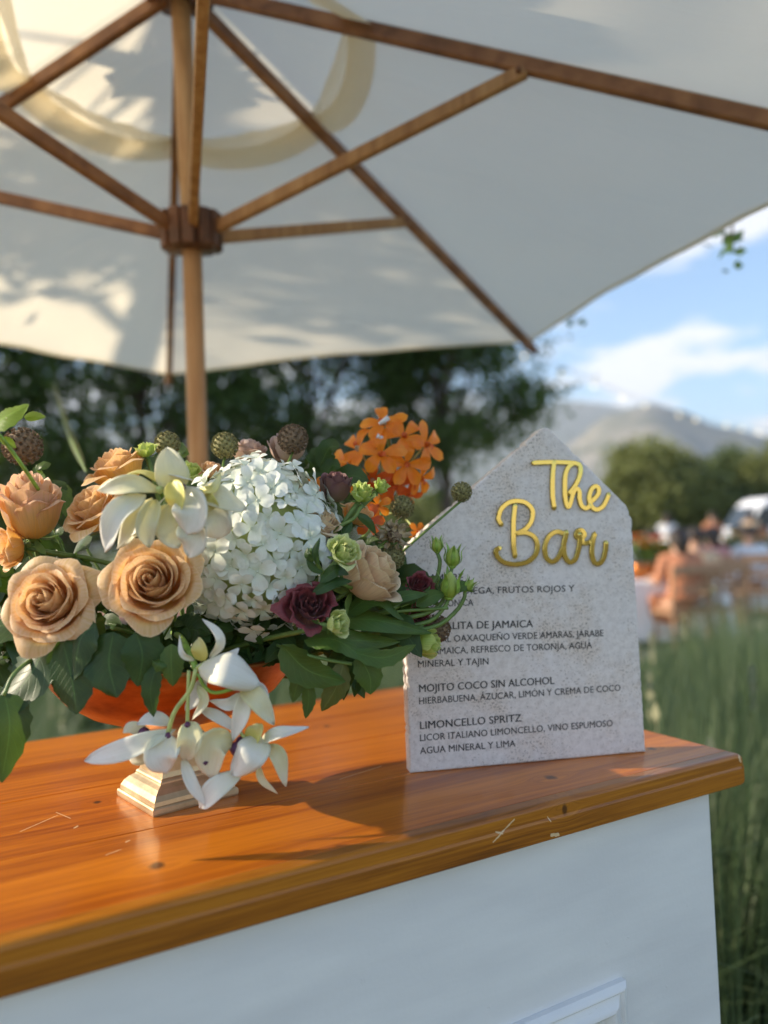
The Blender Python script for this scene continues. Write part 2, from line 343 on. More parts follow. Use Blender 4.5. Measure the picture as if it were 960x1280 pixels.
# varnished pine
def pine(name, lo, mid, hi, knots, scratches, fascia=False):
    t = NT(name); oi = t.n.new('ShaderNodeObjectInfo')
    sp = t.n.new('ShaderNodeSeparateXYZ'); t.l.new(t.tc.outputs['Object'], sp.inputs[0])
    X, Y, Z = sp.outputs
    A = Z if fascia else Y
    bend = None; kcore = None; ring = None
    for (kx, ky, ks) in knots:
        dx = t.math('DIVIDE', t.math('SUBTRACT', X, kx), ks * 2.1); dy = t.math('DIVIDE', t.math('SUBTRACT', A, ky), ks)
        d2_ = t.math('ADD', t.math('MULTIPLY', dx, dx), t.math('MULTIPLY', dy, dy))
        g = t.math('DIVIDE', dy, t.math('ADD', t.math('MULTIPLY', d2_, d2_), 1.0))
        bend = g if bend is None else t.math('ADD', bend, g)
        cx = t.math('DIVIDE', t.math('SUBTRACT', X, kx), ks * (0.62 if fascia else 0.85))
        e = t.math('SQRT', t.math('ADD', t.math('MULTIPLY', cx, cx), t.math('MULTIPLY', dy, dy)))
        e = t.math('ADD', e, t.math('MULTIPLY_ADD', t.noise(160, 3), 0.5, -0.25))
        k = t.math('SUBTRACT', 1.0, t.math('MULTIPLY', t.math('SUBTRACT', e, 0.35), 2.4), clamp=True)
        kcore = k if kcore is None else t.math('MAXIMUM', kcore, k)
    com = t.n.new('ShaderNodeCombineXYZ')
    t.l.new(t.math('ADD', t.math('MULTIPLY', X, 0.9), t.math('MULTIPLY', oi.outputs['Random'], 13.0)), com.inputs[0])
    t.l.new(t.math('SUBTRACT', t.math('MULTIPLY', A, 46.0 if fascia else 20.0), t.math('MULTIPLY', bend, 0.5)), com.inputs[1])
    t.l.new(t.math('MULTIPLY', Y if fascia else Z, 6.0), com.inputs[2])
    g1 = t.noise(1.1, 4, 0.55, vec=com.outputs[0], dist=0.5)
    g2 = t.noise(7.5, 5, 0.6, vec=com.outputs[0], dist=0.2)
    g3 = t.noise(26, 4, 0.6, vec=com.outputs[0])
    g = t.math('ADD', t.math('ADD', t.math('MULTIPLY', g1, 0.5), t.math('MULTIPLY', g2, 0.34)), t.math('MULTIPLY', g3, 0.16))
    big = t.noise(3.4, 3, vec=t.mapping((0.6, 2, 2)))
    c = t.ramp(g, [(0.41, lo), (0.49, mid), (0.58, hi)])
    c = t.mix(t.math('MULTIPLY', t.ramp(big, [(0.4, 0.0), (0.7, 1.0)]), 0.45), c, hi)
    line = t.ramp(t.noise(2.3, 3, 0.4, vec=com.outputs[0], dist=0.9), [(0.495, 0.0), (0.505, 1.0), (0.512, 0.0)])
    c = t.mix(t.math('MULTIPLY', line, 0.35), c, lo)
    c = t.mix(t.math('MULTIPLY', kcore, 0.85), c, (0.055, 0.018, 0.006))
    sc = None
    for (x0, y0, x1, y1, w_) in scratches:
        L2 = (x1-x0)**2 + (y1-y0)**2
        px_, py_ = t.math('SUBTRACT', X, x0), t.math('SUBTRACT', A, y0)
        h = t.math('DIVIDE', t.math('ADD', t.math('MULTIPLY', px_, x1-x0), t.math('MULTIPLY', py_, y1-y0)), L2, clamp=True)
        qx, qy = t.math('SUBTRACT', px_, t.math('MULTIPLY', h, x1-x0)), t.math('SUBTRACT', py_, t.math('MULTIPLY', h, y1-y0))
        d = t.math('SQRT', t.math('ADD', t.math('MULTIPLY', qx, qx), t.math('MULTIPLY', qy, qy)))
        d = t.math('ADD', d, t.math('MULTIPLY_ADD', t.noise(420, 2), w_ * 2.2, -w_ * 1.1))
        k = t.math('LESS_THAN', d, w_)
        sc = k if sc is None else t.math('MAXIMUM', sc, k)
    rough = t.math('MULTIPLY_ADD', t.noise(24, 3), 0.08, 0.09)
    if sc is not None:
        c = t.mix(t.math('MULTIPLY', sc, 0.7), c, (0.80, 0.62, 0.36)); rough = t.math('MULTIPLY_ADD', sc, 0.4, rough)
    fs = t.noise(1.0, 2, 0.5, vec=t.mapping((6, 260, 1), rot=(0, 0, 0.35)))
    rough = t.math('ADD', rough, t.math('MULTIPLY', t.ramp(fs, [(0.66, 0.0), (0.72, 1.0)]), 0.12))
    t.set(Base_Color=c, Roughness=0.42, Specular_IOR_Level=0.15, Coat_Weight=0.5, Coat_Roughness=rough, Coat_IOR=1.45)
    h = t.math('ADD', t.math('MULTIPLY', g2, 0.5), t.math('MULTIPLY', g1, 0.4))
    if sc is not None: h = t.math('SUBTRACT', h, t.math('MULTIPLY', sc, 0.8))
    nb = t.bump(h, 0.16, 0.0008)
    b2 = t.n.new('ShaderNodeBump'); b2.inputs['Strength'].default_value = 0.10; b2.inputs['Distance'].default_value = 0.0008
    t.l.new(t.noise(18, 3), b2.inputs['Height']); t.l.new(b2.outputs[0], t.b.inputs['Coat Normal'])
    M[name] = t.m
pine('pine_top', (0.33, 0.072, 0.005), (0.50, 0.130, 0.006), (0.66, 0.195, 0.009),
     [(-0.643, 0.072, 0.0125), (-0.233, 0.061, 0.012), (-0.065, 0.074, 0.009), (-0.60, 0.36, 0.010), (-0.66, 0.27, 0.008), (-1.2, 0.2, 0.012), (-0.9, 0.5, 0.01), (-0.33, 0.42, 0.009)],
     [(-0.735, 0.225, -0.700, 0.252, 0.0006), (-0.700, 0.262, -0.690, 0.235, 0.0005), (-0.675, 0.12, -0.662, 0.125, 0.0006), (-0.42, 0.19, -0.36, 0.205, 0.0005), (-0.80, 0.05, -0.765, 0.06, 0.0006), (-0.69, 0.205, -0.687, 0.208, 0.0012), (-0.655, 0.14, -0.652, 0.142, 0.0009)])
ZT = 1.05
pine('pine_edge', (0.12, 0.034, 0.005), (0.29, 0.090, 0.007), (0.46, 0.165, 0.012),
     [(-0.268, ZT - 0.0095, 0.0085), (-1.0, ZT - 0.02, 0.008)],
     [(-0.330, ZT - 0.0065, -0.356, ZT - 0.021, 0.0007), (-0.345, ZT - 0.016, -0.352, ZT - 0.013, 0.0006), (-0.287, ZT - 0.030, -0.279, ZT - 0.031, 0.0016), (-0.290, ZT - 0.012, -0.287, ZT - 0.017, 0.0005), (-0.005, ZT - 0.003, -0.004, ZT - 0.008, 0.0015)], fascia=True)

# ------------------------------------------------------------------ setting: ground, lawn, mountains
def ground():
    n = 60; rows = []
    ext = 9000.0
    for i in range(n + 1):
        row = []
        for j in range(n + 1):
            a = (i / n * 2 - 1); b = (j / n * 2 - 1)
            x = math.copysign(abs(a) ** 3, a) * ext; y = math.copysign(abs(b) ** 3, b) * ext
            row.append(Vector((x, y, 0)))
        rows.append(row)
    t = NT('ground_soil')
    n1 = t.noise(0.35, 5, 0.6); n2 = t.noise(0.012, 4, 0.55); n3 = t.noise(14, 4)
    c = t.ramp(n1, [(0.35, (0.085, 0.115, 0.035)), (0.6, (0.15, 0.17, 0.06)), (0.75, (0.24, 0.20, 0.11))])
    c = t.mix(t.ramp(n2, [(0.45, 0.0), (0.6, 0.7)]), c, (0.22, 0.17, 0.11))
    t.set(Base_Color=c, Roughness=0.95); t.bump(n3, 0.5, 0.02)
    tag(MB().grid(rows).build('ground', t.m, smooth=False), kind='structure')
    # paved terrace where the tables stand
    t = NT('terrace_paving'); n1 = t.noise(1.5, 4)
    t.set(Base_Color=t.ramp(n1, [(0.35, (0.46, 0.40, 0.35)), (0.7, (0.60, 0.55, 0.49))]), Roughness=0.85)
    mb = MB(); mb.add([(0.4, 7.6, 0.004), (14, 7.6, 0.004), (14, 24, 0.004), (0.4, 24, 0.004)], [(0, 1, 2, 3)])
    tag(mb.build('terrace', t.m, smooth=False), kind='structure')
    t = NT('clay_path'); n1 = t.noise(1.2, 4)
    t.set(Base_Color=t.ramp(n1, [(0.35, (0.36, 0.17, 0.12)), (0.7, (0.46, 0.25, 0.18))]), Roughness=0.9)
    mb = MB(); mb.add([(-20, 11.5, 0.008), (6, 15.5, 0.008), (6, 18.5, 0.008), (-20, 14.5, 0.008)], [(0, 1, 2, 3)])
    tag(mb.build('path', t.m, smooth=False), kind='structure')
ground()
def ridge(name, D, depth, prof, mat, seed, base=-20):
    """prof: list of (pixel x, pixel y) skyline seen at distance D; built as a hill body with slopes front and back"""
    rr = random.Random(seed); n = 90; xs0, xs1 = prof[0][0], prof[-1][0]
    pts = []
    for i in range(n + 1):
        x = xs0 + (xs1 - xs0) * i / n
        k = 0
        while k < len(prof) - 2 and prof[k+1][0] < x: k += 1
        (xa, ya), (xb, yb) = prof[k], prof[k+1]; s_ = (x - xa) / (xb - xa); s_ = s_ * s_ * (3 - 2 * s_)
        pts.append(at(x, ya + (yb - ya) * s_ + rr.uniform(-1.2, 1.2), D))
    rows = []
    m = 14
    for j in range(-m, m + 1):
        f = 1 - abs(j) / m
        prof_ = f ** 1.25
        row = []
        for i, p in enumerate(pts):
            h = max(p.z, 5) * prof_
            gul = 1 + 0.12 * math.sin(i * 0.9 + j * 0.5 + seed) * (1 - f) * 2 * f + 0.06 * rr.uniform(-1, 1) * (1 - f)
            row.append(Vector((p.x * (1 + j / m * depth / D * 0.2), p.y + j / m * depth, base + (h - base) * gul if f > 0 else base)))
        rows.append(row)
    return tag(MB().grid(rows).build(name, mat), kind='structure')
t = NT('hill_rock'); n1 = t.noise(0.012, 6, 0.65); n2 = t.noise(0.05, 4)
t.set(Base_Color=t.ramp(n1, [(0.35, (0.10, 0.11, 0.07)), (0.55, (0.21, 0.19, 0.14)), (0.7, (0.34, 0.29, 0.23))]), Roughness=0.95); t.bump(n2, 0.8, 4.0); M['hill_rock'] = t.m
t = NT('hill_far'); n1 = t.noise(0.004, 6, 0.65)
t.set(Base_Color=t.ramp(n1, [(0.35, (0.07, 0.09, 0.06)), (0.65, (0.18, 0.17, 0.12))]), Roughness=0.95); M['hill_far'] = t.m
ridge('mountain', 4200, 1500, [(-1500, 560), (-600, 520), (0, 540), (400, 530), (640, 512), (720, 499), (800, 512), (900, 540), (1100, 560), (1500, 530), (2400, 570)], M['hill_far'], 3)
ridge('hill', 2300, 700, [(430, 640), (600, 610), (700, 562), (760, 520), (808, 504), (845, 512), (900, 533), (980, 548), (1100, 566), (1400, 590), (1900, 640)], M['hill_rock'], 8)

# ------------------------------------------------------------------ trees
def leaf_cloud(mb, centres, per, rc, size, rr, flat=0.6):
    for (c, s_) in centres:
        for _ in range(per):
            p = c + Vector((rr.gauss(0, 1), rr.gauss(0, 1), rr.gauss(0, 0.75))) * rc * s_ * 0.5
            n = Vector((rr.uniform(-1, 1), rr.uniform(-1, 1), rr.uniform(-0.3, 1))).normalized()
            a = n.orthogonal().normalized(); a.rotate(Quaternion(n, rr.uniform(0, 2*PI))); b = n.cross(a)
            L = size * rr.uniform(0.7, 1.3); w = L * 0.32
            mb.add([p - a*L*0.5, p + b*w - n*w*0.25, p + a*L*0.5, p - b*w - n*w*0.25], [(0, 1, 2, 3)], [(0.5, 0), (1, 0.5), (0.5, 1), (0, 0.5)])
def tree(name, base, height, ells, label, group, mat, per, size, nclump, seed, trunk_r=0.16, rc=0.55, lean=(0, 0)):
    rr = random.Random(seed); base = Vector(base)
    root = thing(name, base, label, 'tree', group)
    tm = MB(); top = base + Vector((lean[0], lean[1], height * 0.62))
    tp = spline([base, base + Vector((lean[0]*0.3 + rr.uniform(-.1,.1), lean[1]*0.3, height*0.25)), top], 8)
    tm.tube(tp, [trunk_r * (1.25 - 0.8 * i / 8) for i in range(9)], 9)
    centres = []
    for (ex, ey, ez, rx, ry, rz, wgt) in ells:
        for _ in range(int(nclump * wgt * (.66 if mat == 'crown_leaf' else 1))):
            d = Vector((rr.gauss(0, 1), rr.gauss(0, 1), rr.gauss(0, 1))).normalized() * rr.uniform(0.35, 1.0) ** 0.5
            centres.append((base + Vector((ex + d.x*rx, ey + d.y*ry, ez + d.z*rz)), rr.uniform(0.6, 1.25)))
    for c, s_ in centres[::max(1, len(centres)//26)]:
        k = rr.randint(3, 8); st = tp[k]
        mid = st.lerp(c, 0.5) + Vector((0, 0, 0.12 * height * rr.uniform(0, 1)))
        tm.tube(spline([st, mid, c], 5), [trunk_r*0.42, trunk_r*0.32, trunk_r*0.24, trunk_r*0.17, trunk_r*0.1, trunk_r*0.05], 6)
    tm.build('trunk', M['bark'], root)
    lm = MB(); leaf_cloud(lm, centres, per, rc, size, rr)
    o = lm.build('crown', M[mat], root, smooth=False); o['kind'] = 'stuff'
    return root
def ground_at(px, D): p = at(px, 700, D); return (p.x, p.y, 0)
BG = 'dark leafy trees behind the umbrella'
bx = lambda px, D: at(px, 700, D).x
CR = dict(size=0.15, per=120, rc=.75, mat='crown_leaf')
def shade(px, D, h, ells, lab, n, seed, tr=.24): tree('shade_tree', (bx(px, D), D, 0), h, ells, lab, BG, CR['mat'], CR['per'], CR['size'], n, seed, tr, CR['rc'])
shade(-100, 13.5, 8.5, [(0, 0, 3.6, 3.0, 2.0, 2.6, 1), (0, 0, 6.6, 3.3, 2.4, 2.0, .8)], 'dark shade tree at the far left behind the umbrella rim', 140, 21, .13)
shade(178, 14.5, 9, [(0, 0, 3.7, 2.9, 2.0, 2.6, 1), (0, 0, 7.2, 3.4, 2.4, 2.0, .8)], 'dark shade tree left of the umbrella pole', 150, 22, .13)
shade(385, 15.5, 9, [(0.1, 0, 4.0, 2.7, 2.0, 2.4, .95), (0, 0, 7.2, 3.6, 2.4, 2.0, .8)], 'dark shade tree right of the umbrella pole, behind the hydrangea', 150, 23, .13)
shade(560, 15.0, 8.5, [(0.07, 0, 4.3, 1.40, 1.5, 1.7, .6), (0.4, 0, 6.8, 1.9, 2.0, 1.7, .5), (1.25, 0, 3.9, .6, .5, .8, .10)], 'dark tree with ragged right edge above the orange orchids', 135, 24, .11)
shade(60, 21, 5, [(0, 0, 1.9, 5.0, 1.6, 1.5, 1)], 'low dim tree standing behind the two left trees', 100, 25)
shade(300, 22, 5, [(0, 0, 1.9, 4.4, 1.6, 1.5, 1)], 'low dim tree glimpsed behind the umbrella pole', 100, 26)
BM = 'olive bushy trees beyond the dining tables'
tree('bushy_tree', (bx(825, 46), 46, 0), 7.4, [(-0.3, 0, 3.6, 2.7, 2.5, 3.0, 1), (1.6, 0, 3.2, 2.2, 2.0, 2.5, .5)], 'olive bushy tree right of the sign in front of the hill', BM, 'bush_leaf', 130, 0.34, 120, 31, 0.25, 1.0)
tree('bushy_tree', (bx(915, 50), 50, 0), 6.8, [(0, 0, 3.4, 2.2, 2.2, 2.6, .8)], 'darker tree at the right edge behind the white van', BM, 'bush_leaf_dark', 120, 0.34, 100, 32, 0.25, 1.0)
tree('bushy_tree', (bx(985, 48), 48, 0), 7.4, [(0, 0, 3.6, 2.4, 2.2, 3.0, .8)], 'pale olive tree cut by the right edge of the view', BM, 'bush_leaf', 120, 0.34, 100, 33, 0.25, 1.0)
tree('bushy_tree', (bx(650, 60), 60, 0), 6, [(0, 0, 2.6, 4.6, 2.2, 2.4, 1)], 'low olive bush seen left of the stone sign', BM, 'bush_leaf', 120, 0.4, 120, 34, 0.2, 1.2)
tree('bushy_tree', (bx(540, 56), 56, 0), 5, [(0, 0, 2.2, 4.0, 2.2, 2.0, 1)], 'low olive bush seen behind the orange orchids', BM, 'bush_leaf', 120, 0.4, 120, 35, 0.2, 1.2)
# shade tree standing left of the bar, its limbs over the umbrella
def overhang():
    rr = random.Random(5); base = Vector((-4.6, 3.4, 0))
    root = thing('overhanging_tree', base, 'tree beside the bar whose leafy twigs hang over the umbrella rim', 'tree')
    tm = MB(); tp = spline([base, base + Vector((0.1, -0.1, 1.6)), base + Vector((0.5, -0.3, 3.2)), base + Vector((1.0, -0.5, 4.4))], 10)
    tm.tube(tp, [0.20 - 0.012 * i for i in range(11)], 10)
    apex = Vector((-0.343, 1.394, CAMZ + 1.056))
    lm = MB()
    def cluster(c, n, spread, size):
        for _ in range(n):
            p = c + Vector((rr.gauss(0, 1), rr.gauss(0, 1), rr.gauss(0, 0.7))) * spread
            nrm = Vector((rr.uniform(-1, 1), rr.uniform(-1, 1), rr.uniform(-0.2, 1))).normalized()
            a = nrm.orthogonal().normalized(); a.rotate(Quaternion(nrm, rr.uniform(0, 2*PI))); b = nrm.cross(a)
            L = size * rr.uniform(0.7, 1.3); w = L * 0.3
            lm.add([p - a*L*.5, p - a*L*.1 + b*w, p + a*L*.5, p - a*L*.1 - b*w], [(0, 1, 2, 3)], [(0.5, 0), (1, 0.4), (0.5, 1), (0, 0.4)])
    cs = []
    # clumps between the sun and the upper left slopes of the canopy
    for _ in range(72):
        az = R(rr.uniform(-118, 44)); q = rr.uniform(0.38, 0.93)
        tgt = apex + Vector((math.sin(az) * 1.1 * q, math.cos(az) * 1.1 * q, -0.47 * q))
        tt = rr.uniform(1.6, 4.6)
        c = tgt + sd * tt
        if tgt.z < CAMZ + 0.69: continue
        cs.append(c); cluster(c, rr.randint(10, 22), rr.uniform(0.05, 0.11), 0.085)
    for tgt, n_, sp in ((apex + Vector((-0.09, 0.17, -0.07)), 24, 0.035), (apex + Vector((-0.02, 0.19, -0.07)), 12, 0.03)):
        c = tgt + sd * 0.28; cs.append(c); cluster(c, n_, sp, 0.10)
    # twigs that show past the right rim
    for px, py, D, n_ in ((916, 314, 2.0, 6), (712, 401, 2.45, 4), (905, 300, 2.05, 4)):
        c = at(px, py, D); cs.append(c); cluster(c, n_, 0.022, 0.042)
        cluster(c + Vector((0, 0, 0.12)), 5, 0.05, 0.045)
    limbs = [spline([tp[7], Vector((-2.6, 2.4, 3.6)), Vector((-1.2, 1.9, 3.3)), Vector((0.1, 1.9, 2.95)), Vector((0.6, 2.05, 2.55))], 16),
             spline([tp[6], Vector((-3.0, 1.9, 3.3)), Vector((-1.9, 1.3, 3.1)), Vector((-1.2, 1.1, 2.9))], 12),
             spline([tp[8], Vector((-3.2, 3.0, 3.9)), Vector((-1.8, 2.9, 3.5)), Vector((-0.6, 2.9, 3.2))], 12),
             spline([tp[7], Vector((-2.2, 2.2, 3.9)), Vector((-0.2, 1.6, 3.5)), Vector((0.75, 1.7, 2.9)), Vector((0.93, 1.95, 2.25))], 16)]
    for L in limbs: tm.tube(L, [0.06 * (1 - 0.85 * i / (len(L) - 1)) for i in range(len(L))], 7)
    allp = [p for L in limbs for p in L]
    for c in cs:
        q = min(allp, key=lambda p: (p - c).length)
        tm.tube(spline([q, q.lerp(c, 0.5) + Vector((0, 0, 0.05)), c], 4), [0.008, 0.006, 0.005, 0.004, 0.002], 4)
    # upper crown, well above the light that reaches the bar
    for _ in range(150):
        c = base + Vector((rr.uniform(-1.6, 2.6), rr.uniform(-1.2, 1.4), 0)); c.z = rr.uniform(4.6, 6.2)
        cs.append(c); cluster(c, 26, 0.16, 0.11)
    tm.build('trunk', M['bark'], root)
    o = lm.build('crown', M['leaf_mid'], root, smooth=False); o['kind'] = 'stuff'
overhang()

# ------------------------------------------------------------------ tall grass behind the bar
def grass():
    rr = np.random.RandomState(4); V, Fc, UV = [], [], []
    t = NT('grass_blade'); u = t.uv()
    c = t.ramp(u[0], [(0.0, (0.050, 0.085, 0.036)), (0.35, (0.10, 0.15, 0.062)), (0.62, (0.18, 0.23, 0.11)), (0.86, (0.20, 0.25, 0.11)), (1.0, (0.36, 0.33, 0.22))])
    t.set(Base_Color=c, Roughness=0.55); t.translucent(0.3, t.mix(0.35, c, (0.18, 0.28, 0.08)))
    vs, fs, uv = [], [], []
    def blade(x, y, h, az, bend, w, tone):
        n0 = len(vs); ca, sa = math.cos(az), math.sin(az); px, py = -sa, ca
        for k, s_ in enumerate((0, 0.4, 0.75, 1.0)):
            o = bend * s_ * s_; z = h * s_ * (1 - 0.18 * bend / h * s_); ww = w * (1 - s_) ** 0.7 * 0.5
            if k < 3:
                vs.append((x + ca*o + px*ww, y + sa*o + py*ww, z)); vs.append((x + ca*o - px*ww, y + sa*o - py*ww, z)); uv.extend([(tone, s_)] * 2)
            else: vs.append((x + ca*o, y + sa*o, z)); uv.append((tone, 1))
        fs.extend([(n0, n0+1, n0+3, n0+2), (n0+2, n0+3, n0+5, n0+4), (n0+4, n0+5, n0+6)])
    def clump(x, y, h, nb, spread):
        ct = rr.uniform(-0.12, 0.12)
        for _ in range(nb):
            az = rr.uniform(0, 2*PI); b = abs(rr.normal(0, 0.48)) * h
            hh = h * rr.uniform(0.6, 1.08); rad = abs(rr.normal(0, spread))
            blade(x + math.cos(az)*rad, y + math.sin(az)*rad, hh, az, b, rr.uniform(0.004, 0.009), min(1, max(0, rr.beta(2, 3.4) * 0.85 + ct)))
        for _ in range(1 if rr.rand() < .14 else 0):
            az = rr.uniform(0, 2*PI); hh = h * rr.uniform(1.0, 1.12); b = rr.uniform(0.02, 0.2) * h
            blade(x, y, hh, az, b, 0.006, 0.9)
            bx_, by_ = x + math.cos(az)*b*0.8, y + math.sin(az)*b*0.8
            for q in range(5):
                blade_z = hh * (0.80 + 0.04*q)
                n0 = len(vs); a2 = rr.uniform(0, PI); L = 0.016
                for (dx, dz) in ((-L, 0), (0, -0.03), (L, 0), (0, 0.03)):
                    vs.append((bx_ + math.cos(a2)*dx, by_ + math.sin(a2)*dx, blade_z + dz)); uv.append((0.97, 1))
                fs.append((n0, n0+1, n0+2, n0+3))
    # bed right behind the bar, thick on the right
    for _ in range(340):
        y = 1.75 + 4.6 * rr.rand() ** 0.9; x = rr.uniform(0.10, 0.68) * y * 1.05 if rr.rand() < 0.72 else rr.uniform(-0.62, 0.1) * y
        if math.hypot(x + 0.348, y - 1.45) < 0.35: continue
        right = x / y > 0.2
        h = rr.uniform(0.70, 1.05) if right else rr.uniform(0.35, 0.62)
        pxx = 480 + 960 * x / y; ytop = 792 - 92 * min(1, max(0, (pxx - 790) / 150))
        if right: h = min(h, (1.31 - (ytop - 658) / 960 * y) * rr.uniform(.72, 1.0))
        clump(x, y, h, 120 if y < 4 else 95, 0.07)
    for _ in range(420):
        y = rr.uniform(5.5, 9.5); x = rr.uniform(-0.62, 0.66) * y
        if x / y > 0.28 and y > 7.0: continue
        clump(x, y, min(rr.uniform(0.25, 0.5), max(.1, 1.31 - .115 * y) if x > 0 else 1), 42, 0.1)
    # flowering lumps further off on the left
    mb = MB(); mb.v, mb.f, mb.uv = vs, fs, uv
    o = mb.build('tall_grass', t.m, smooth=False)
    tag(o, 'tall ornamental grass with straw plumes growing behind the bar', 'grass', kind='stuff')
grass()

# ------------------------------------------------------------------ dining area, van, string lights, people
def chair(loc, rz, label, group='wooden chairs at the dining tables'):
    root = thing('dining_chair', loc, label, 'chair', group, Euler((0, 0, rz)))
    m = PM[root.name]
    def bld(n, mb): mb.build(n, M['orange_wood'], root, smooth=False, world=False, bevel=0.004)
    bld('seat', MB().box((-.21, -.21, .43), (.21, .21, .465)))
    for sx in (-1, 1):
        bld('leg', MB().tube([(sx*.18, .18, .43), (sx*.20, .20, 0)], .018, 8))
        bld('leg', MB().tube([(sx*.19, -.22, 0), (sx*.18, -.19, .45), (sx*.19, -.25, .92)], .018, 8))
    bld('backrest', MB().box((-.20, -.265, .84), (.20, -.24, .93)).box((-.19, -.235, .66), (.19, -.215, .70)))
    bld('cross_bar', MB().tube([(-.17, -.20, .47), (.17, -.245, .84)], .011, 6).tube([(.17, -.20, .47), (-.17, -.245, .84)], .011, 6))
    bld('stretcher', MB().tube([(-.19, .19, .2), (.19, .19, .2)], .012, 6))
def dtable(loc, rz, L, label):
    root = thing('dining_table', loc, label, 'table', 'long dining tables under white linen', Euler((0, 0, rz)))
    MB().box((-L/2, -.45, .71), (L/2, .45, .745)).build('tabletop', M['orange_wood'], root, False, False)
    for sx in (-1, 1):
        for sy in (-1, 1): MB().box((sx*(L/2-.1)-.03, sy*.38-.03, 0), (sx*(L/2-.1)+.03, sy*.38+.03, .71)).build('leg', M['orange_wood'], root, False, False)
    rows = []
    n = 72
    def ring(off, z, wob):
        out = []
        for k in range(n):
            a = 2*PI*k/n; ca, sa = math.cos(a), math.sin(a)
            q = (abs(ca)**8 + abs(sa)**8) ** (-1/8)
            w_ = wob * math.sin(a*18)
            out.append(Vector((ca*q*(L/2+off+w_), sa*q*(.45+off+w_), z)))
        return out
    rows = [[Vector((p.x*.02, p.y*.02, .752)) for p in ring(0, .75, 0)], ring(0.01, .752, 0), ring(.022, .735, .002), ring(.05, .45, .015), ring(.08, .12, .03)]
    o = MB().grid(rows, closed=True).build('tablecloth', M['table_linen'], None, True)
    o.location = root.location; o.rotation_euler = root.rotation_euler
    tag(o, 'white tablecloth hanging over the ' + label, 'tablecloth', 'white tablecloths')
def centrepiece(loc, cols, label, seed):
    rr = random.Random(seed); root = thing('floral_centrepiece', loc, label, 'flowers', 'bright flower centrepieces on the tables', Matrix.Scale(1.55, 3))
    root.scale = (1.55,) * 3; root.rotation_euler = (0, 0, 0)
    MB().lathe([(0.0, 0), (.07, 0), (.09, .06), (.10, .11), (.09, .115), (0, .10)], 16).build('bowl', M['copper'], root, True, False)
    lm = MB()
    cs = [(Vector((rr.gauss(0, .10), rr.gauss(0, .07), .17 + rr.uniform(-.03, .07))), 1) for _ in range(12)]
    leaf_cloud(lm, cs, 14, .09, .05, rr)
    o = lm.build('foliage', M['leaf_mid'], root, False, False)
    for k in range(16):
        mb = MB(); c = Vector((rr.gauss(0, .12), rr.gauss(0, .08), .20 + rr.uniform(0, .12)))
        for ring_ in range(2):
            for q in range(6):
                a = 2*PI*q/6 + ring_*.5; rr_ = .022 + .018*ring_
                d = Vector((math.cos(a), math.sin(a), .5 - .3*ring_)) * rr_
                s_ = Vector((-math.sin(a), math.cos(a), 0)) * .02
                mb.add([c, c + d*.6 + s_, c + d*1.4, c + d*.6 - s_], [(0, 1, 2, 3)], [(.5, 0), (1, .5), (.5, 1), (0, .5)])
        mb.build('bloom', M[rr.choice(cols)], root, False, False)
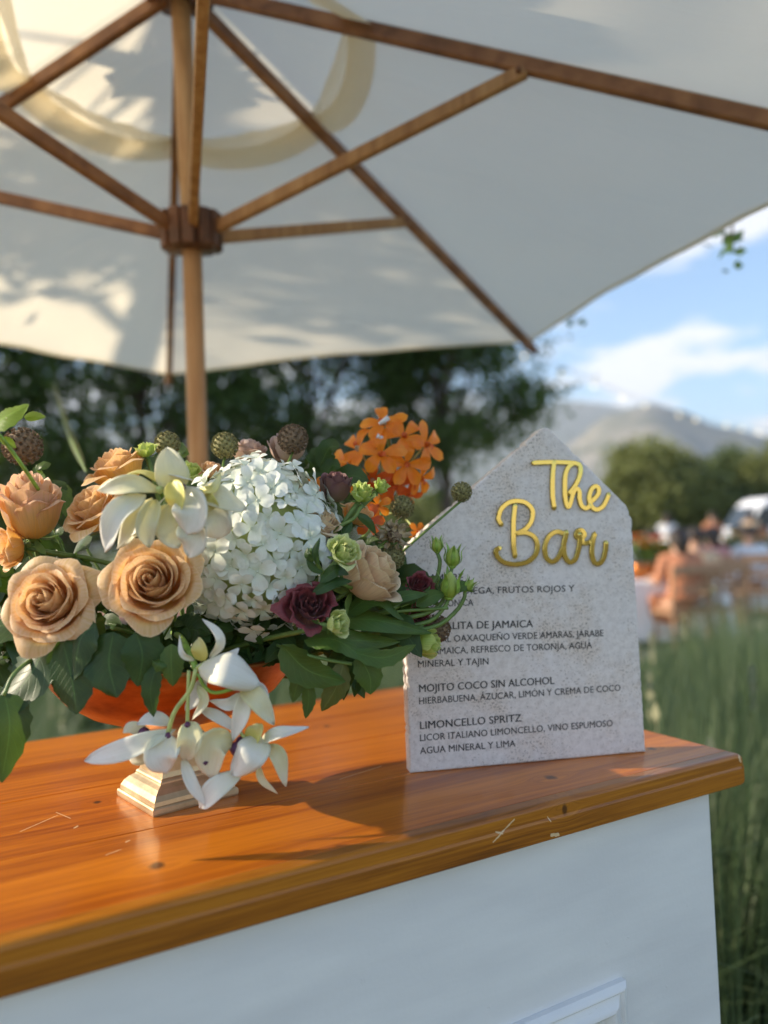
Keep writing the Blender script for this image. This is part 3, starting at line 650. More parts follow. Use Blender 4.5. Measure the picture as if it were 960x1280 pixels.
def person(loc, rz, seated, cloth, label, seed, hairlong=True):
    rr = random.Random(seed); root = thing('person', loc, label, 'person', 'guests at the dining tables', Euler((0, 0, rz)))
    if seated:
        J = dict(pelvis=(0, -.08, .54), waist=(0, -.09, .70), chest=(0, -.07, .92), neck=(0, -.05, 1.06), head=(0, -.03, 1.17), crown=(0, -.03, 1.27))
        legs = [((.09, -.04, .52), (.11, .36, .52), (.11, .38, .08), (.11, .50, .04))]
        arms = [((.17, -.06, 1.00), (.24, -.02, .76), (.17, .22, .78), (.15, .31, .79))]
    else:
        J = dict(pelvis=(0, 0, .93), waist=(0, 0, 1.08), chest=(0, 0, 1.30), neck=(0, 0, 1.45), head=(0, .01, 1.56), crown=(0, .01, 1.67))
        legs = [((.09, 0, .88), (.10, .02, .48), (.10, 0, .08), (.11, .13, .03))]
        arms = [((.17, 0, 1.39), (.23, .0, 1.12), (.20, .14, .95), (.18, .20, .90))]
    vs, es, rad = [], [], []
    def addv(p, r_): vs.append(p); rad.append(r_); return len(vs) - 1
    a = [addv(J['pelvis'], .135), addv(J['waist'], .115), addv(J['chest'], .135), addv(J['neck'], .055), addv(J['head'], .088), addv(J['crown'], .075)]
    es += list(zip(a[:-1], a[1:]))
    for s_ in (-1, 1):
        for L in legs:
            prev = a[0]
            for p, r_ in zip(L, (.085, .062, .042, .035)): k = addv((p[0]*s_, p[1], p[2]), r_); es.append((prev, k)); prev = k
        for L in arms:
            prev = a[2]
            for p, r_ in zip(L, (.055, .042, .03, .034)): k = addv((p[0]*s_, p[1], p[2]), r_); es.append((prev, k)); prev = k
            for fi in range(5):
                tip = (p[0]*s_ + (fi - 2)*.014 * 1.0, p[1] + (.075 if fi not in (0, 4) else .055), p[2] - .01); k2 = addv(tip, .009); es.append((prev, k2))
    me = bpy.data.meshes.new('body'); me.from_pydata(vs, es, []); me.materials.append(M['skin'])
    o = bpy.data.objects.new('body', me); COL.objects.link(o); o.parent = root
    sk = o.modifiers.new('skin', 'SKIN'); sub = o.modifiers.new('s', 'SUBSURF'); sub.levels = sub.render_levels = 1
    for i, sv in enumerate(me.skin_vertices[0].data): sv.radius = (rad[i], rad[i]*.8); sv.use_root = (i == 0)
    sk.use_smooth_shade = True
    hz = Vector(J['head'])
    hm = MB(); rows = []
    for i in range(9):
        th = PI * (i / 8) * (0.62 if not hairlong else 0.8)
        rows.append([hz + Vector((math.sin(th)*math.cos(q*PI/8)*.108, -.02 + math.sin(th)*math.sin(q*PI/8)*.118*(1 if math.sin(q*PI/8) < 0 else .55), .055 + math.cos(th)*.10 - (max(0, -math.sin(q*PI/8)) * (.12 if hairlong else 0) * (i/8)))) for q in range(16)])
    hm.grid(rows, closed=True).build('hair', M['hair_dark'], root, True, False)
    c = MB(); pz, wz, cz = Vector(J['pelvis']), Vector(J['waist']), Vector(J['chest'])
    def oval(p, rx, ry): rx *= 1.12; ry *= 1.18; return [p + Vector((rx*math.cos(2*PI*q/16), ry*math.sin(2*PI*q/16), 0)) for q in range(16)]
    if seated:
        rows = [oval(pz + Vector((0, .42, -.30)), .20, .10), oval(pz + Vector((0, .30, .06)), .20, .16), oval(pz + Vector((0, .05, .07)), .18, .19)]
    else:
        rows = [oval(pz + Vector((0, 0, -.62)), .26, .22), oval(pz + Vector((0, 0, -.3)), .20, .17)]
    rows += [oval(pz + Vector((0, 0, .04)), .165, .135), oval(wz, .14, .115), oval(cz - Vector((0, 0, .03)), .165, .13), oval(cz + Vector((0, 0, .09)), .17, .10), oval(cz + Vector((0, 0, .12)), .08, .07)]
    c.grid(rows, closed=True).build('clothing', M[cloth], root, True, False)
    for s_ in (-1, 1):
        p0, p1 = Vector(arms[0][0]), Vector(arms[0][1]); p0.x *= s_; p1.x *= s_
        MB().tube([p0.lerp(Vector((0, p0.y, p0.z)), .4), p0, p1], [.075, .07, .055], 10, False).build('sleeve', M[cloth], root, True, False)
def van():
    loc = Vector((at(905, 700, 31).x + 2.4, 31, 0))
    root = thing('parked_van', loc, 'white van parked beyond the tables under the trees at the right edge', 'van', rot=Euler((0, 0, R(4))))
    prof = [(-2.75, .35), (-2.75, .95), (-2.55, 1.12), (-2.0, 1.22), (-1.45, 2.05), (-1.1, 2.34), (-.8, 2.42), (2.5, 2.44), (2.62, 2.3), (2.68, .35)]
    m = Matrix.Translation((0, .95, 0)) @ Matrix.Rotation(R(90), 4, 'X')
    MB().prism(prof, m, 1.9).build('body', M['white_paint_far'], root, False, False, bevel=0.05)
    g = MB(); g.prism([(-1.92, 1.28), (-1.36, 2.02), (-.7, 2.08), (-.7, 1.28)], Matrix.Translation((0, -.955, 0)) @ Matrix.Rotation(R(90), 4, 'X'), .012)
    g.build('side_window', M['dark_glass'], root, False, False)
    MB().add([(-2.0, -.85, 1.26), (-2.0, .85, 1.26), (-1.47, .8, 2.05), (-1.47, -.8, 2.05)], [(0, 1, 2, 3)]).build('windscreen', M['dark_glass'], root, False, False).location = (-.03, 0, .02)
    for x in (-1.75, 1.65):
        for y in (-.92, .92):
            w = MB().lathe([(0, -.1), (.2, -.1), (.33, -.09), (.35, -.04), (.35, .04), (.33, .09), (.2, .1), (0, .1)], 20, Matrix.Translation((x, y, .35)) @ Matrix.Rotation(R(90), 4, 'X')).build('wheel', M['rubber'], root, True, False)
    for y in (-.7, .7): MB().box((-2.79, y-.14, .82), (-2.74, y+.14, 1.0)).build('headlight', M['dark_glass'], root, False, False, bevel=.02)
    MB().box((-2.82, -.9, .35), (-2.7, .9, .55)).build('bumper', M['rubber'], root, False, False, bevel=.02)
    MB().box((-.62, -.965, .5), (-.60, -.95, 2.2)).build('door_seam', M['dark_glass'], root, False, False)
van()
def dining():
    def X(px, D): return at(px, 700, D).x
    dtable((X(768, 8.8), 8.8, 0), R(4), 2.2, 'nearest dining table right of the sign')
    dtable((X(915, 11.3), 11.3, 0), R(5), 2.4, 'middle dining table below the van')
    dtable((X(860, 21), 21, 0), R(4), 7.0, 'farthest dining table in front of the van')
    for px, D, lab in ((905, 9.2, 'orange wooden chair with its back turned between the nearest and middle tables'), (945, 9.9, 'orange wooden chair at the right edge before the middle table'), (893, 8.2, 'orange wooden chair in front of the guest in tan')):
        chair((X(px, D), D, 0), R(rnd.uniform(-14, 14)), lab)
    C3 = [(800, 8.8, ['flower_orange', 'flower_coral'], 'coral and orange flowers on the nearest table beside the sign'),
          (826, 8.9, ['flower_orange', 'flower_coral', 'flower_yellow'], 'orange flowers at the right end of the nearest table'),
          (868, 11.3, ['flower_coral', 'flower_yellow'], 'coral and yellow flowers at the left end of the middle table'),
          (905, 11.2, ['flower_yellow', 'flower_orange'], 'yellow flowers in the middle of the middle table'),
          (942, 11.3, ['flower_orange', 'flower_yellow'], 'bright orange flowers on the middle table at the right edge'),
          (825, 21, ['flower_yellow', 'flower_coral'], 'small yellow flowers on the farthest table, left'),
          (870, 21, ['flower_orange'], 'small orange flowers on the farthest table, right')]
    for i, (px, D, cols, lab) in enumerate(C3): centrepiece((X(px, D), D, .752), cols, lab, 40 + i)
    P_ = [(846, 8.1, 8, 1, 'cloth_rust', 'seated guest in rust orange right of the sign'),
          (868, 8.5, -6, 1, 'cloth_tan', 'seated guest in tan beside the guest in rust orange'),
          (818, 9.6, 176, 1, 'cloth_black', 'seated guest dressed in black next to the sign edge'),
          (888, 10.4, 5, 1, 'cloth_rose', 'seated guest in dusty rose at the middle table'),
          (936, 10.5, -8, 1, 'cloth_white', 'seated guest in white in front of the van'),
          (862, 12.3, 180, 1, 'cloth_white', 'guest in white facing us across the middle table, left'),
          (895, 12.2, 176, 1, 'cloth_blue', 'guest in blue facing us across the middle table'),
          (925, 12.4, 184, 1, 'cloth_black', 'dark haired guest in black in front of the van'),
          (957, 12.1, 180, 1, 'cloth_rose', 'guest in rose by the right edge across the middle table'),
          (835, 20.0, 0, 0, 'cloth_white', 'small figure in white standing at the farthest table'),
          (892, 20.0, 0, 0, 'cloth_rust', 'small figure in rust standing in front of the van'),
          (940, 20.0, 0, 0, 'cloth_tan', 'small figure in tan standing in front of the van')]
    for i, (px, D, rz, seated, cloth, lab) in enumerate(P_):
        if seated:
            rzz = R(rz); chair((X(px, D), D, 0), rzz, 'wooden chair under the ' + lab.split(' in front')[0].replace('guest', 'guest', 1))
        person((X(px, D), D, 0.0), R(rz), bool(seated), cloth, lab, i, i % 3 != 1)
dining()
def string_lights():
    A, B = at(640, 430, 14), at(1010, 545, 20)
    t = NT('lamp_glow'); t.set(Base_Color=(1, .9, .7), Emission_Color=(1, .84, .55), Emission_Strength=1.3); M['lamp_glow'] = t.m
    root = thing('string_light', A, 'string of small warm bulbs sagging across the sky right of the umbrella', 'string lights')
    pts = []
    for i in range(25):
        s_ = i / 24; p = A.lerp(B, s_); p.z -= 0.35 * 4 * s_ * (1 - s_); pts.append(p)
    MB().tube(pts, .006, 5).build('cord', M['rubber'], root)
    for p in pts[1::2]:
        p = p + Vector((rnd.uniform(-.12, .12), 0, rnd.uniform(-.05, .05)))
        q = p - Vector((0, 0, .07))
        MB().lathe([(0, -.032), (.014, -.028), (.022, -.008), (.018, .016), (.010, .04), (0, .04)], 10, Matrix.Translation(q)).build('bulb', M['lamp_glow'], root)
        MB().tube([q + Vector((0, 0, .035)), p], .012, 6).build('socket', M['rubber'], root)
    # pole that carries the far end
    r2 = thing('light_pole', (B.x, B.y, 0), 'slim dark pole carrying the far end of the string lights', 'pole')
    MB().tube([(B.x, B.y, 0), (B.x, B.y, B.z + .05)], .03, 8).build('shaft', M['rubber'], r2)
string_lights()

# ------------------------------------------------------------------ umbrella
def umbrella():
    px, py = -0.348, 1.45
    low = Vector((px, py, CAMZ + .603)); top = Vector((px + .005, py - .056, CAMZ + 1.056))
    Rr, a0, zr = 1.178, -17.3, CAMZ + .568
    root = thing('market_umbrella', (px, py, 0), 'cream market umbrella with wooden pole and ribs standing behind the bar', 'umbrella')
    def tip(k): a = R(a0 + 60*k); return Vector((top.x + Rr*math.sin(a), top.y + Rr*math.cos(a), zr))
    axis = (top - low).normalized()
    foot = Vector((px, py, 0))
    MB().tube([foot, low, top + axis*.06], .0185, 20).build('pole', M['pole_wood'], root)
    MB().lathe([(0, 0), (.26, 0), (.27, .02), (.26, .06), (.06, .09), (.035, .1), (.033, .26), (0, .26)], 32, Matrix.Translation(foot)).build('base_weight', M['bark'], root)
    MB().tube([top + axis*.05, top + axis*.09, top + axis*.13, top + axis*.15], [.03, .034, .02, .004], 16).build('finial', M['hub_wood'], root)
    qz = axis.to_track_quat('Z', 'Y').to_matrix().to_4x4()
    def hub(c, r_, h, name):
        h_ = MB(); mm = Matrix.Translation(c) @ qz
        h_.lathe([(.019, -h/2), (r_*.72, -h/2), (r_*.80, -h*.42), (r_*.80, h*.42), (r_*.72, h/2), (.019, h/2)], 28, mm)
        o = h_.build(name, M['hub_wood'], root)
        lug = MB()
        for k in range(6):
            a = R(a0 + 60*k) ; 
            for s_ in (-1, 1):
                aa = a + s_*R(17)
                m2 = Matrix.Translation(c) @ qz @ Matrix.Rotation(-aa, 4, 'Z')
                lb = MB().box((-.011, r_*.55, -h*.46), (.011, r_, h*.46), m2).build('lug', M['hub_wood'], root, False, bevel=.003)
    hub(low, .058, .074, 'runner_hub'); hub(top - axis*.005, .062, .07, 'top_hub')
    def beam(a, b, w, h, name, mat, up=None):
        d = (b - a); L = d.length; d.normalize()
        u = Vector((0, 0, 1)); s_ = d.cross(u).normalized(); u2 = s_.cross(d)
        m = Matrix((s_, d, u2)).transposed().to_4x4(); m.translation = a
        return MB().box((-w/2, 0, -h/2), (w/2, L, h/2), m).build(name, M[mat], root, False, bevel=.003)
    fj = .529
    for k in range(6):
        T = tip(k); d = (T - top).normalized(); A = top + d*.04
        n = Vector((0, 0, 1)) - d * d.z; n.normalize()
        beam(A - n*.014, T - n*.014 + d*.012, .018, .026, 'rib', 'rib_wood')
        MB().tube([T + d*.005 - n*.014, T + d*.03 - n*.014], [.014, .010], 10).build('rib_tip', M['hub_wood'], root)
        J = top + (T - top)*fj - n*.030
        lo = low + Vector((math.sin(R(a0+60*k)), math.cos(R(a0+60*k)), 0))*.045
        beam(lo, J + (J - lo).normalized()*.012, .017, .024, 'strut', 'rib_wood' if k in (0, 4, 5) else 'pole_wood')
        side = (T - top).cross(Vector((0, 0, 1))).normalized()
        MB().tube([J - side*.017, J + side*.017], .0045, 8).build('pivot_pin', M['hub_wood'], root)
    # panels
    s0 = .27
    for k in range(6):
        A, B = tip(k), tip(k+1)
        rows = []; nr, nc = 26, 21
        for i in range(nr + 1):
            s_ = s0 + (1 - s0) * i / nr; row = []
            for j in range(nc):
                u = j / (nc - 1); e = 4*u*(1 - u)
                p = top + (A.lerp(B, u) - top) * s_
                inward = .022 * e * s_**3                         # scooped hem
                q = top + (A.lerp(B, u) - top) * (s_ * (1 - inward))
                q.z -= .028 * e * math.sin(PI * min(1, s_)) * (1 - .3*s_)      # fabric sags between the ribs
                q.z += (.0028 * math.sin(u*31 + s_*11 + k*2) * math.sin(s_*9 + k) + .0022 * math.sin(u*14 - s_*23 + k)) * e
                q.z += .004 * (math.exp(-(u/.05)**2) + math.exp(-((1-u)/.05)**2)) 
                row.append(q)
            rows.append(row)
        MB().grid(rows).build('canopy_panel', M['canopy_cloth'], root)
        hem = []
        for dz, q_ in ((0, 0), (-.004, .5), (-.003, 1)):
            hem.append([p + (top - p).normalized() * (.016 * q_) + Vector((0, 0, -.0035 if q_ else -.001)) for p in rows[-1]])
        MB().grid(hem).build('hem', M['canopy_cloth'], root)
        mbs = MB().tube([A.lerp(top, .02) + Vector((0, 0, .003)), A.lerp(top, .5) + Vector((0, 0, .004)), A.lerp(top, .72) + Vector((0, 0, .004))], .0025, 5).build('seam', M['canopy_cloth'], root)
        cap = []
        for i in range(9):
            s_ = .0 + .30 * i / 8; row = []
            for j in range(13):
                u = j / 12; e = 4*u*(1-u)
                q = top + Vector((0, 0, .022)) + (A.lerp(B, u) - top) * max(s_, .03) * (1 + .10*e)
                q.z -= .006 * e * s_; row.append(q)
            cap.append(row)
        MB().grid(cap).build('vent_cap', M['canopy_cloth'], root)
        band = [[top + (A.lerp(B, u/12) - top) * s_ * (1 + .10*4*(u/12)*(1-u/12)) - Vector((0, 0, .020*4*(u/12)*(1-u/12) + .0035)) for u in range(13)] for s_ in (s0 - .002, s0 + .02, s0 + .042)]
        MB().grid(band).build('vent_band', M['canopy_cloth'], root)
umbrella()

# ------------------------------------------------------------------ bar
ALB = R(60.997)
BD1 = Vector((math.sin(ALB), math.cos(ALB), 0)); BD2 = Vector((-math.cos(ALB), math.sin(ALB), 0))
BC = Vector((.400, .889, 0))
def bar():
    rot = Euler((0, 0, math.atan2(BD1.y, BD1.x)))
    root = thing('bar_counter', BC, 'white painted bar counter with a varnished orange pine top', 'bar counter', rot=rot)
    t_, XL = .034, -2.5
    def poly_bar(name, prof, x0, x1, mat, slope0=0, slope1=0, endround=0.0, nseg=1):
        """profile (y,z) swept along x"""
        pp = []
        for i, (y, z) in enumerate(prof):
            y2, z2 = prof[(i+1) % len(prof)]; L = math.hypot(y2-y, z2-z); pp.append((y, z))
            if L > .003:
                k_ = .0005 / L; pp += [(y + (y2-y)*k_, z + (z2-z)*k_), (y + (y2-y)*(1-k_), z + (z2-z)*(1-k_))]
        prof = pp
        mb = MB(); rows = []
        if endround:
            xs = [(x0, 0, 0), (x1 - .006, 0, 0), (x1 - .0025, .0007, .0007), (x1 - .0006, .002, .002), (x1, .0045, .0045)]
        else: xs = [(x0, 0, 0), (x1, 0, 0)]
        cy = sum(p[0] for p in prof) / len(prof); cz = sum(p[1] for p in prof) / len(prof)
        for x, iy, iz in xs:
            row = []
            for y, z in prof:
                zz = z - iz if z > cz else z + iz
                row.append(Vector((x, y, zz)))
            rows.append(row)
        rows = [list(r_) for r_ in zip(*rows)]; rows.append(rows[0])
        mb.grid(rows)
        n = len(prof); q = len(xs)
        e = [len(mb.v)]; mb.add([(x1, y, (z - xs[-1][2] if z > cz else z + xs[-1][2])) for y, z in prof], [tuple(range(n))])
        mb.add([(x0, y, z) for y, z in prof], [tuple(reversed(range(n)))])
        return mb.build(name, M[mat], root, True, False)
    seams = [0.0185, .16, .325, .465, .602]
    for i in range(4):
        a, b = seams[i], seams[i+1]
        c = .0012
        if i == 3: prof = [(a+.0003, ZT-t_), (b-.004, ZT-t_), (b, ZT-t_+.004), (b, ZT-.005), (b-.0015, ZT-.0015), (b-.005, ZT), (a+c, ZT), (a+.0003, ZT-c)]
        else: prof = [(a+.0003, ZT-t_), (b-.0003, ZT-t_), (b-.0003, ZT-c), (b-c, ZT), (a+c, ZT), (a+.0003, ZT-c)]
        o = poly_bar('plank', prof, XL, 0, 'pine_top', endround=1)
        es = o.modifiers.new('e', 'EDGE_SPLIT'); es.split_angle = R(35)
    # front nosing with rounded top and a shallow groove
    prof = [(.0187, ZT-t_+.0002), (.0187, ZT+.00005), (.0070, ZT+.0001), (.0048, ZT-.0003), (.0028, ZT-.0011), (.0016, ZT-.0024), (.0011, ZT-.0042), (.0008, ZT-.0125),
            (.0010, ZT-.0138), (.0004, ZT-.0146), (-.0002, ZT-.0160), (-.0004, ZT-.0200), (-.0004, ZT-.0330), (.0000, ZT-.0340), (.0008, ZT-.0345)]
    poly_bar('edge_nosing', prof, XL, 0.0, 'pine_edge', endround=1)
    fr = .015; zb = ZT - t_ - .0006
    # carcass
    MB().box((XL+.04, fr+.018, 0), (-.042-.018, .56, zb)).build('carcass', M['white_paint'], root, False, False)
    MB().box((XL+.04, fr, 0.0), (-.042, fr+.0175, zb)).build('front_board', M['white_paint'], root, False, False, bevel=.0015)
    MB().box((-.042-.0175, fr+.0178, 0.0), (-.0425, .56, zb)).build('side_board', M['white_paint'], root, False, False, bevel=.0015)
    # picture-frame moulding on the front
    mp = [(0, 0), (0, .006), (.004, .010), (.007, .0105), (.010, .0075), (.013, .0085), (.018, .013), (.023, .0135), (.027, .010), (.030, .0045), (.034, .004), (.034, 0)]
    def frame(x0, x1, z0, z1):
        C4 = [(x0, z0), (x1, z0), (x1, z1), (x0, z1)]
        names = ['lower rail', 'right stile', 'upper rail', 'left stile']
        for k in range(4):
            (ax, az), (bx_, bz) = C4[k], C4[(k+1) % 4]
            d = Vector((bx_-ax, bz-az)).normalized(); inn = Vector((-d.y, d.x))
            rows = []
            for w_, h in mp:
                a_ = Vector((ax, az)) + inn*w_ + d*w_; b_ = Vector((bx_, bz)) + inn*w_ - d*w_
                rows.append([Vector((a_.x, fr - h - .0002, a_.y)), Vector((b_.x, fr - h - .0002, b_.y))])
            o = MB().grid(rows).build('frame_moulding', M['white_paint'], root, True, False)
            es = o.modifiers.new('e', 'EDGE_SPLIT'); es.split_angle = R(40)
        MB().box((x0+.033, fr-.0022, z0+.033), (x1-.033, fr-.0003, z1-.033)).build('inset_panel', M['grey_panel'], root, False, False)
    frame(-1.16, -.190, .12, ZT-.200)
    frame(-2.36, -1.30, .12, ZT-.200)
bar()

# ------------------------------------------------------------------ stone menu sign
def sign():
    az = R(80.154); d = Vector((math.sin(az), math.cos(az), 0)); nb = Vector((-math.cos(az), math.sin(az), 0)); up = Vector((0, 0, 1))
    O = Vector((.018, .862, 1.0503))
    Wd, HL, HR, AX, HA, T = .282, .246, .286, .177, .385, .021
    m = Matrix((d, up, -nb)).transposed().to_4x4(); m.translation = O     # local: x along, y up, z toward the viewer
    root = thing('menu_sign', O, 'house shaped grey stone sign reading The Bar with a cocktail menu', 'sign')
    root.matrix_world = m; root.location = O; root.rotation_euler = m.to_euler(); PM[root.name] = m.copy()
    rr = random.Random(3)
    corners = [(0, 0), (Wd, 0), (Wd, HR), (AX, HA), (0, HL)]
    base = [(0, 0), (Wd, 0), (Wd - .003, HR - .012), (Wd - .009, HR + .004), (AX + .0035, HA - .0022), (AX - .003, HA - .0012), (.006, HL + .006), (.0, HL - .006)]
    out = []
    for i in range(len(base)):
        a, b = Vector(base[i]), Vector(base[(i+1) % len(base)]); L = (b - a).length; n = max(2, int(L / .0035))
        e = (b - a).normalized(); no = Vector((e.y, -e.x))
        rough = .0002 if i == 0 else (.0009 if i == 5 else .0005)
        for k in range(n):
            s_ = k / n
            w_ = rough * (math.sin(k*.23 + i*3) * .4 + rr.gauss(0, .38)) - (rough * 2.2 if rr.random() < .05 and i else 0)
            p = a.lerp(b, s_) + no * w_; out.append(p)
    n = len(out); cen = Vector((Wd/2, .17))
    mb = MB(); rings = []
    def ring(inset, z, jit):
        res = []
        for k, p in enumerate(out):
            a, b = out[k-1], out[(k+1) % n]; e = (b - a).normalized(); no = Vector((e.y, -e.x))
            ins = inset * (1 + jit * rr.uniform(-.6, 1.2))
            q = p - no*ins; q.y = max(q.y, 0.0 if inset == 0 else inset*.6)
            res.append(Vector((q.x, q.y, z)))
        return res
    rings = [ring(.0014, -T, .8), ring(0, -T + .0014, 0), ring(0, -T*.66, 0), ring(.0002, -T*.33, 0), ring(0, -.0014, 0), ring(.0005, -.0006, .8), ring(.0018, 0, .7)]
    mb.grid(rings, closed=True)
    nn = len(mb.v)
    mb.add([(cen.x, cen.y, 0), (cen.x, cen.y, -T)], [])
    for k in range(n):
        k2 = (k+1) % n
        mb.f.append((6*n + k, 6*n + k2, nn)); mb.f.append((k2, k, nn + 1))
    o = mb.build('slab', M['stone'], root, False, False)
    # pixel of the photograph -> place on the face of the slab
    inv = m.inverted()
    def face(px, py):
        r_ = ray(px, py); c = Vector((0, 0, CAMZ)); nrm = nb
        t_ = (O - c).dot(nrm) / r_.dot(nrm); q = inv @ (c + r_*t_); return q.x, q.y
    # gold script letters
    def px7(L): return [face(600 + x/4.8, 560 + y/4.8) for x, y in L]
    strokes = {
     'T': [[(318, 90), (380, 87), (440, 86), (520, 88), (566, 92)], [(440, 84), (432, 160), (430, 230), (432, 300), (440, 360)]],
     'h': [[(566, 92), (592, 104), (598, 140), (585, 190), (556, 240), (526, 276)], [(556, 92), (526, 115), (508, 160), (504, 230), (506, 300), (516, 345), (528, 352), (540, 320), (552, 275), (572, 245), (590, 262), (592, 310), (606, 350), (632, 362), (654, 345)]],
     'e': [[(652, 330), (680, 306), (704, 275), (706, 244), (688, 230), (664, 248), (650, 296), (660, 345), (692, 370), (730, 352), (752, 315), (766, 280)]],
     'B': [[(124, 458), (108, 425), (122, 370), (165, 330), (220, 318), (275, 332), (310, 375), (305, 435), (270, 485), (218, 512)], [(206, 348), (198, 430), (197, 520), (199, 600), (206, 648)],
           [(212, 512), (270, 508), (322, 535), (340, 590), (325, 645), (275, 685), (205, 697), (140, 685), (100, 650), (92, 615), (112, 600)]],
     'a': [[(500, 514), (455, 502), (410, 530), (386, 590), (392, 650), (424, 682), (462, 662), (492, 600), (508, 540), (514, 505)], [(512, 510), (498, 580), (504, 645), (532, 684), (566, 668), (586, 610), (594, 550), (590, 518)]],
     'r': [[(596, 548), (574, 530), (580, 500), (606, 494), (622, 520), (606, 550), (620, 570), (655, 566)], [(655, 566), (672, 545), (684, 515), (672, 560), (666, 630), (680, 682), (708, 694), (734, 666), (748, 610), (750, 568)]]}
    for ch, SS in strokes.items():
        mb = MB()
        for si, Ls in enumerate(SS):
            pts = [Vector((x, y, 0)) for x, y in px7(Ls)]
            sp = spline(pts, len(Ls) * 6)
            # thin out
            w = .0029
            prof = [(-1, 0), (-1, .0020), (-.94, .0027), (-.78, .0030), (0, .00300), (.78, .0030), (.94, .0027), (1, .0020), (1, 0)]
            rows = []
            N = len(sp)
            zoff = .00025 * si
            for i, p in enumerate(sp):
                tg = (sp[min(i+1, N-1)] - sp[max(i-1, 0)]).normalized(); sdv = Vector((-tg.y, tg.x, 0))
                rows.append([p + sdv*(a_*w) + Vector((0, 0, z + zoff + .0002 + .0004 * i / N)) for a_, z in prof])
            for end, sgn in ((0, -1), (-1, 1)):
                p = sp[end]; tg = (sp[1] - sp[0] if end == 0 else sp[-1] - sp[-2]).normalized() * sgn; sdv = Vector((-tg.y, tg.x, 0)) * (1 if sgn > 0 else -1)
                extra = []
                for a2 in (30, 60, 82):
                    c_, s_ = math.cos(R(a2)), math.sin(R(a2))
                    extra.append([p + sdv*(a_*w*c_) + tg*(w*s_) + Vector((0, 0, z * (1 - .25*s_*s_*abs(a_)) + zoff + .0002)) for a_, z in prof])
                if end == 0: rows = extra[::-1] + rows
                else: rows = rows + extra
            mb.grid(rows)
        o = mb.build('letter', M['gold_mirror'], root, True, False)
        o['label'] = 'gold script letter ' + ch
        es = o.modifiers.new('e', 'EDGE_SPLIT'); es.split_angle = R(22)
    # printed menu
    lines = [('DI AMORE', (521.5, 727.4), (578.3, 726.2), 1), ('GINEBRA DIEGA, FRUTOS ROJOS Y', (521.6, 743.9), (718, 739.4), 0), ('AGUA TÓNICA', (522, 759.2), (591.4, 757), 0),
     ('MEZCALITA DE JAMAICA', (522, 787.7), (666, 784), 1), ('MEZCAL OAXAQUEÑO VERDE AMARAS, JARABE', (522.4, 803.9), (754.1, 795.2), 0), ('DE JAMAICA, REFRESCO DE TORONJA, AGUA', (522.4, 818.8), (739.9, 810.2), 0), ('MINERAL Y TAJIN', (522.4, 834.2), (610.5, 830.5), 0),
     ('MOJITO COCO SIN ALCOHOL', (523.9, 865.4), (692.6, 854.9), 1), ('HIERBABUENA, ÁZUCAR, LIMÓN Y CREMA DE COCO', (523.9, 880.4), (775.5, 863.5), 0),
     ('LIMONCELLO SPRITZ', (525, 911.5), (651.4, 901.7), 1), ('LICOR ITALIANO LIMONCELLO, VINO ESPUMOSO', (525, 926.5), (765.7, 907.7), 0), ('AGUA MINERAL Y LIMA', (525, 942.6), (644.2, 933.2), 0)]
    dg = None; tmp = []
    for txt, a, b, bold in lines:
        cu = bpy.data.curves.new('menu_text', 'FONT'); cu.body = txt; cu.size = .012; cu.extrude = .00004; cu.resolution_u = 3
        cu.offset = 0
        cu.space_character = 1.02
        ob = bpy.data.objects.new('menu_text', cu); COL.objects.link(ob); tmp.append((ob, a, b, bold))
    bpy.context.view_layer.update(); dg = bpy.context.evaluated_depsgraph_get()
    for ob, a, b, bold in tmp:
        me = bpy.data.meshes.new_from_object(ob.evaluated_get(dg)); bpy.data.objects.remove(ob)
        me.materials.clear(); me.materials.append(M['menu_ink'])
        xs = [v.co.x for v in me.vertices]; x0, x1 = min(xs), max(xs)
        (ax, ay), (bx_, by_) = face(*a), face(*b); sx = (bx_ - ax) / (x1 - x0); sy = (.0088 if bold else .0078) / (.012 * .73)
        th = math.atan2(by_ - ay, bx_ - ax)
        mt = Matrix.Translation((ax, ay, .00016)) @ Matrix.Rotation(th, 4, 'Z') @ Matrix.Diagonal((sx, sy, 1, 1)) @ Matrix.Translation((-x0, 0, 0))
        me.transform(mt)
        if True:
            bmm = bmesh.new(); bmm.from_mesh(me)
            g = bmesh.ops.duplicate(bmm, geom=bmm.verts[:] + bmm.edges[:] + bmm.faces[:])
            bmesh.ops.translate(bmm, vec=(.00045 if bold else .00020, .0001, .00006), verts=[e for e in g['geom'] if isinstance(e, bmesh.types.BMVert)])
            bmm.to_mesh(me); bmm.free()
        o = bpy.data.objects.new('menu_text', me); COL.objects.link(o); o.parent = root
sign()

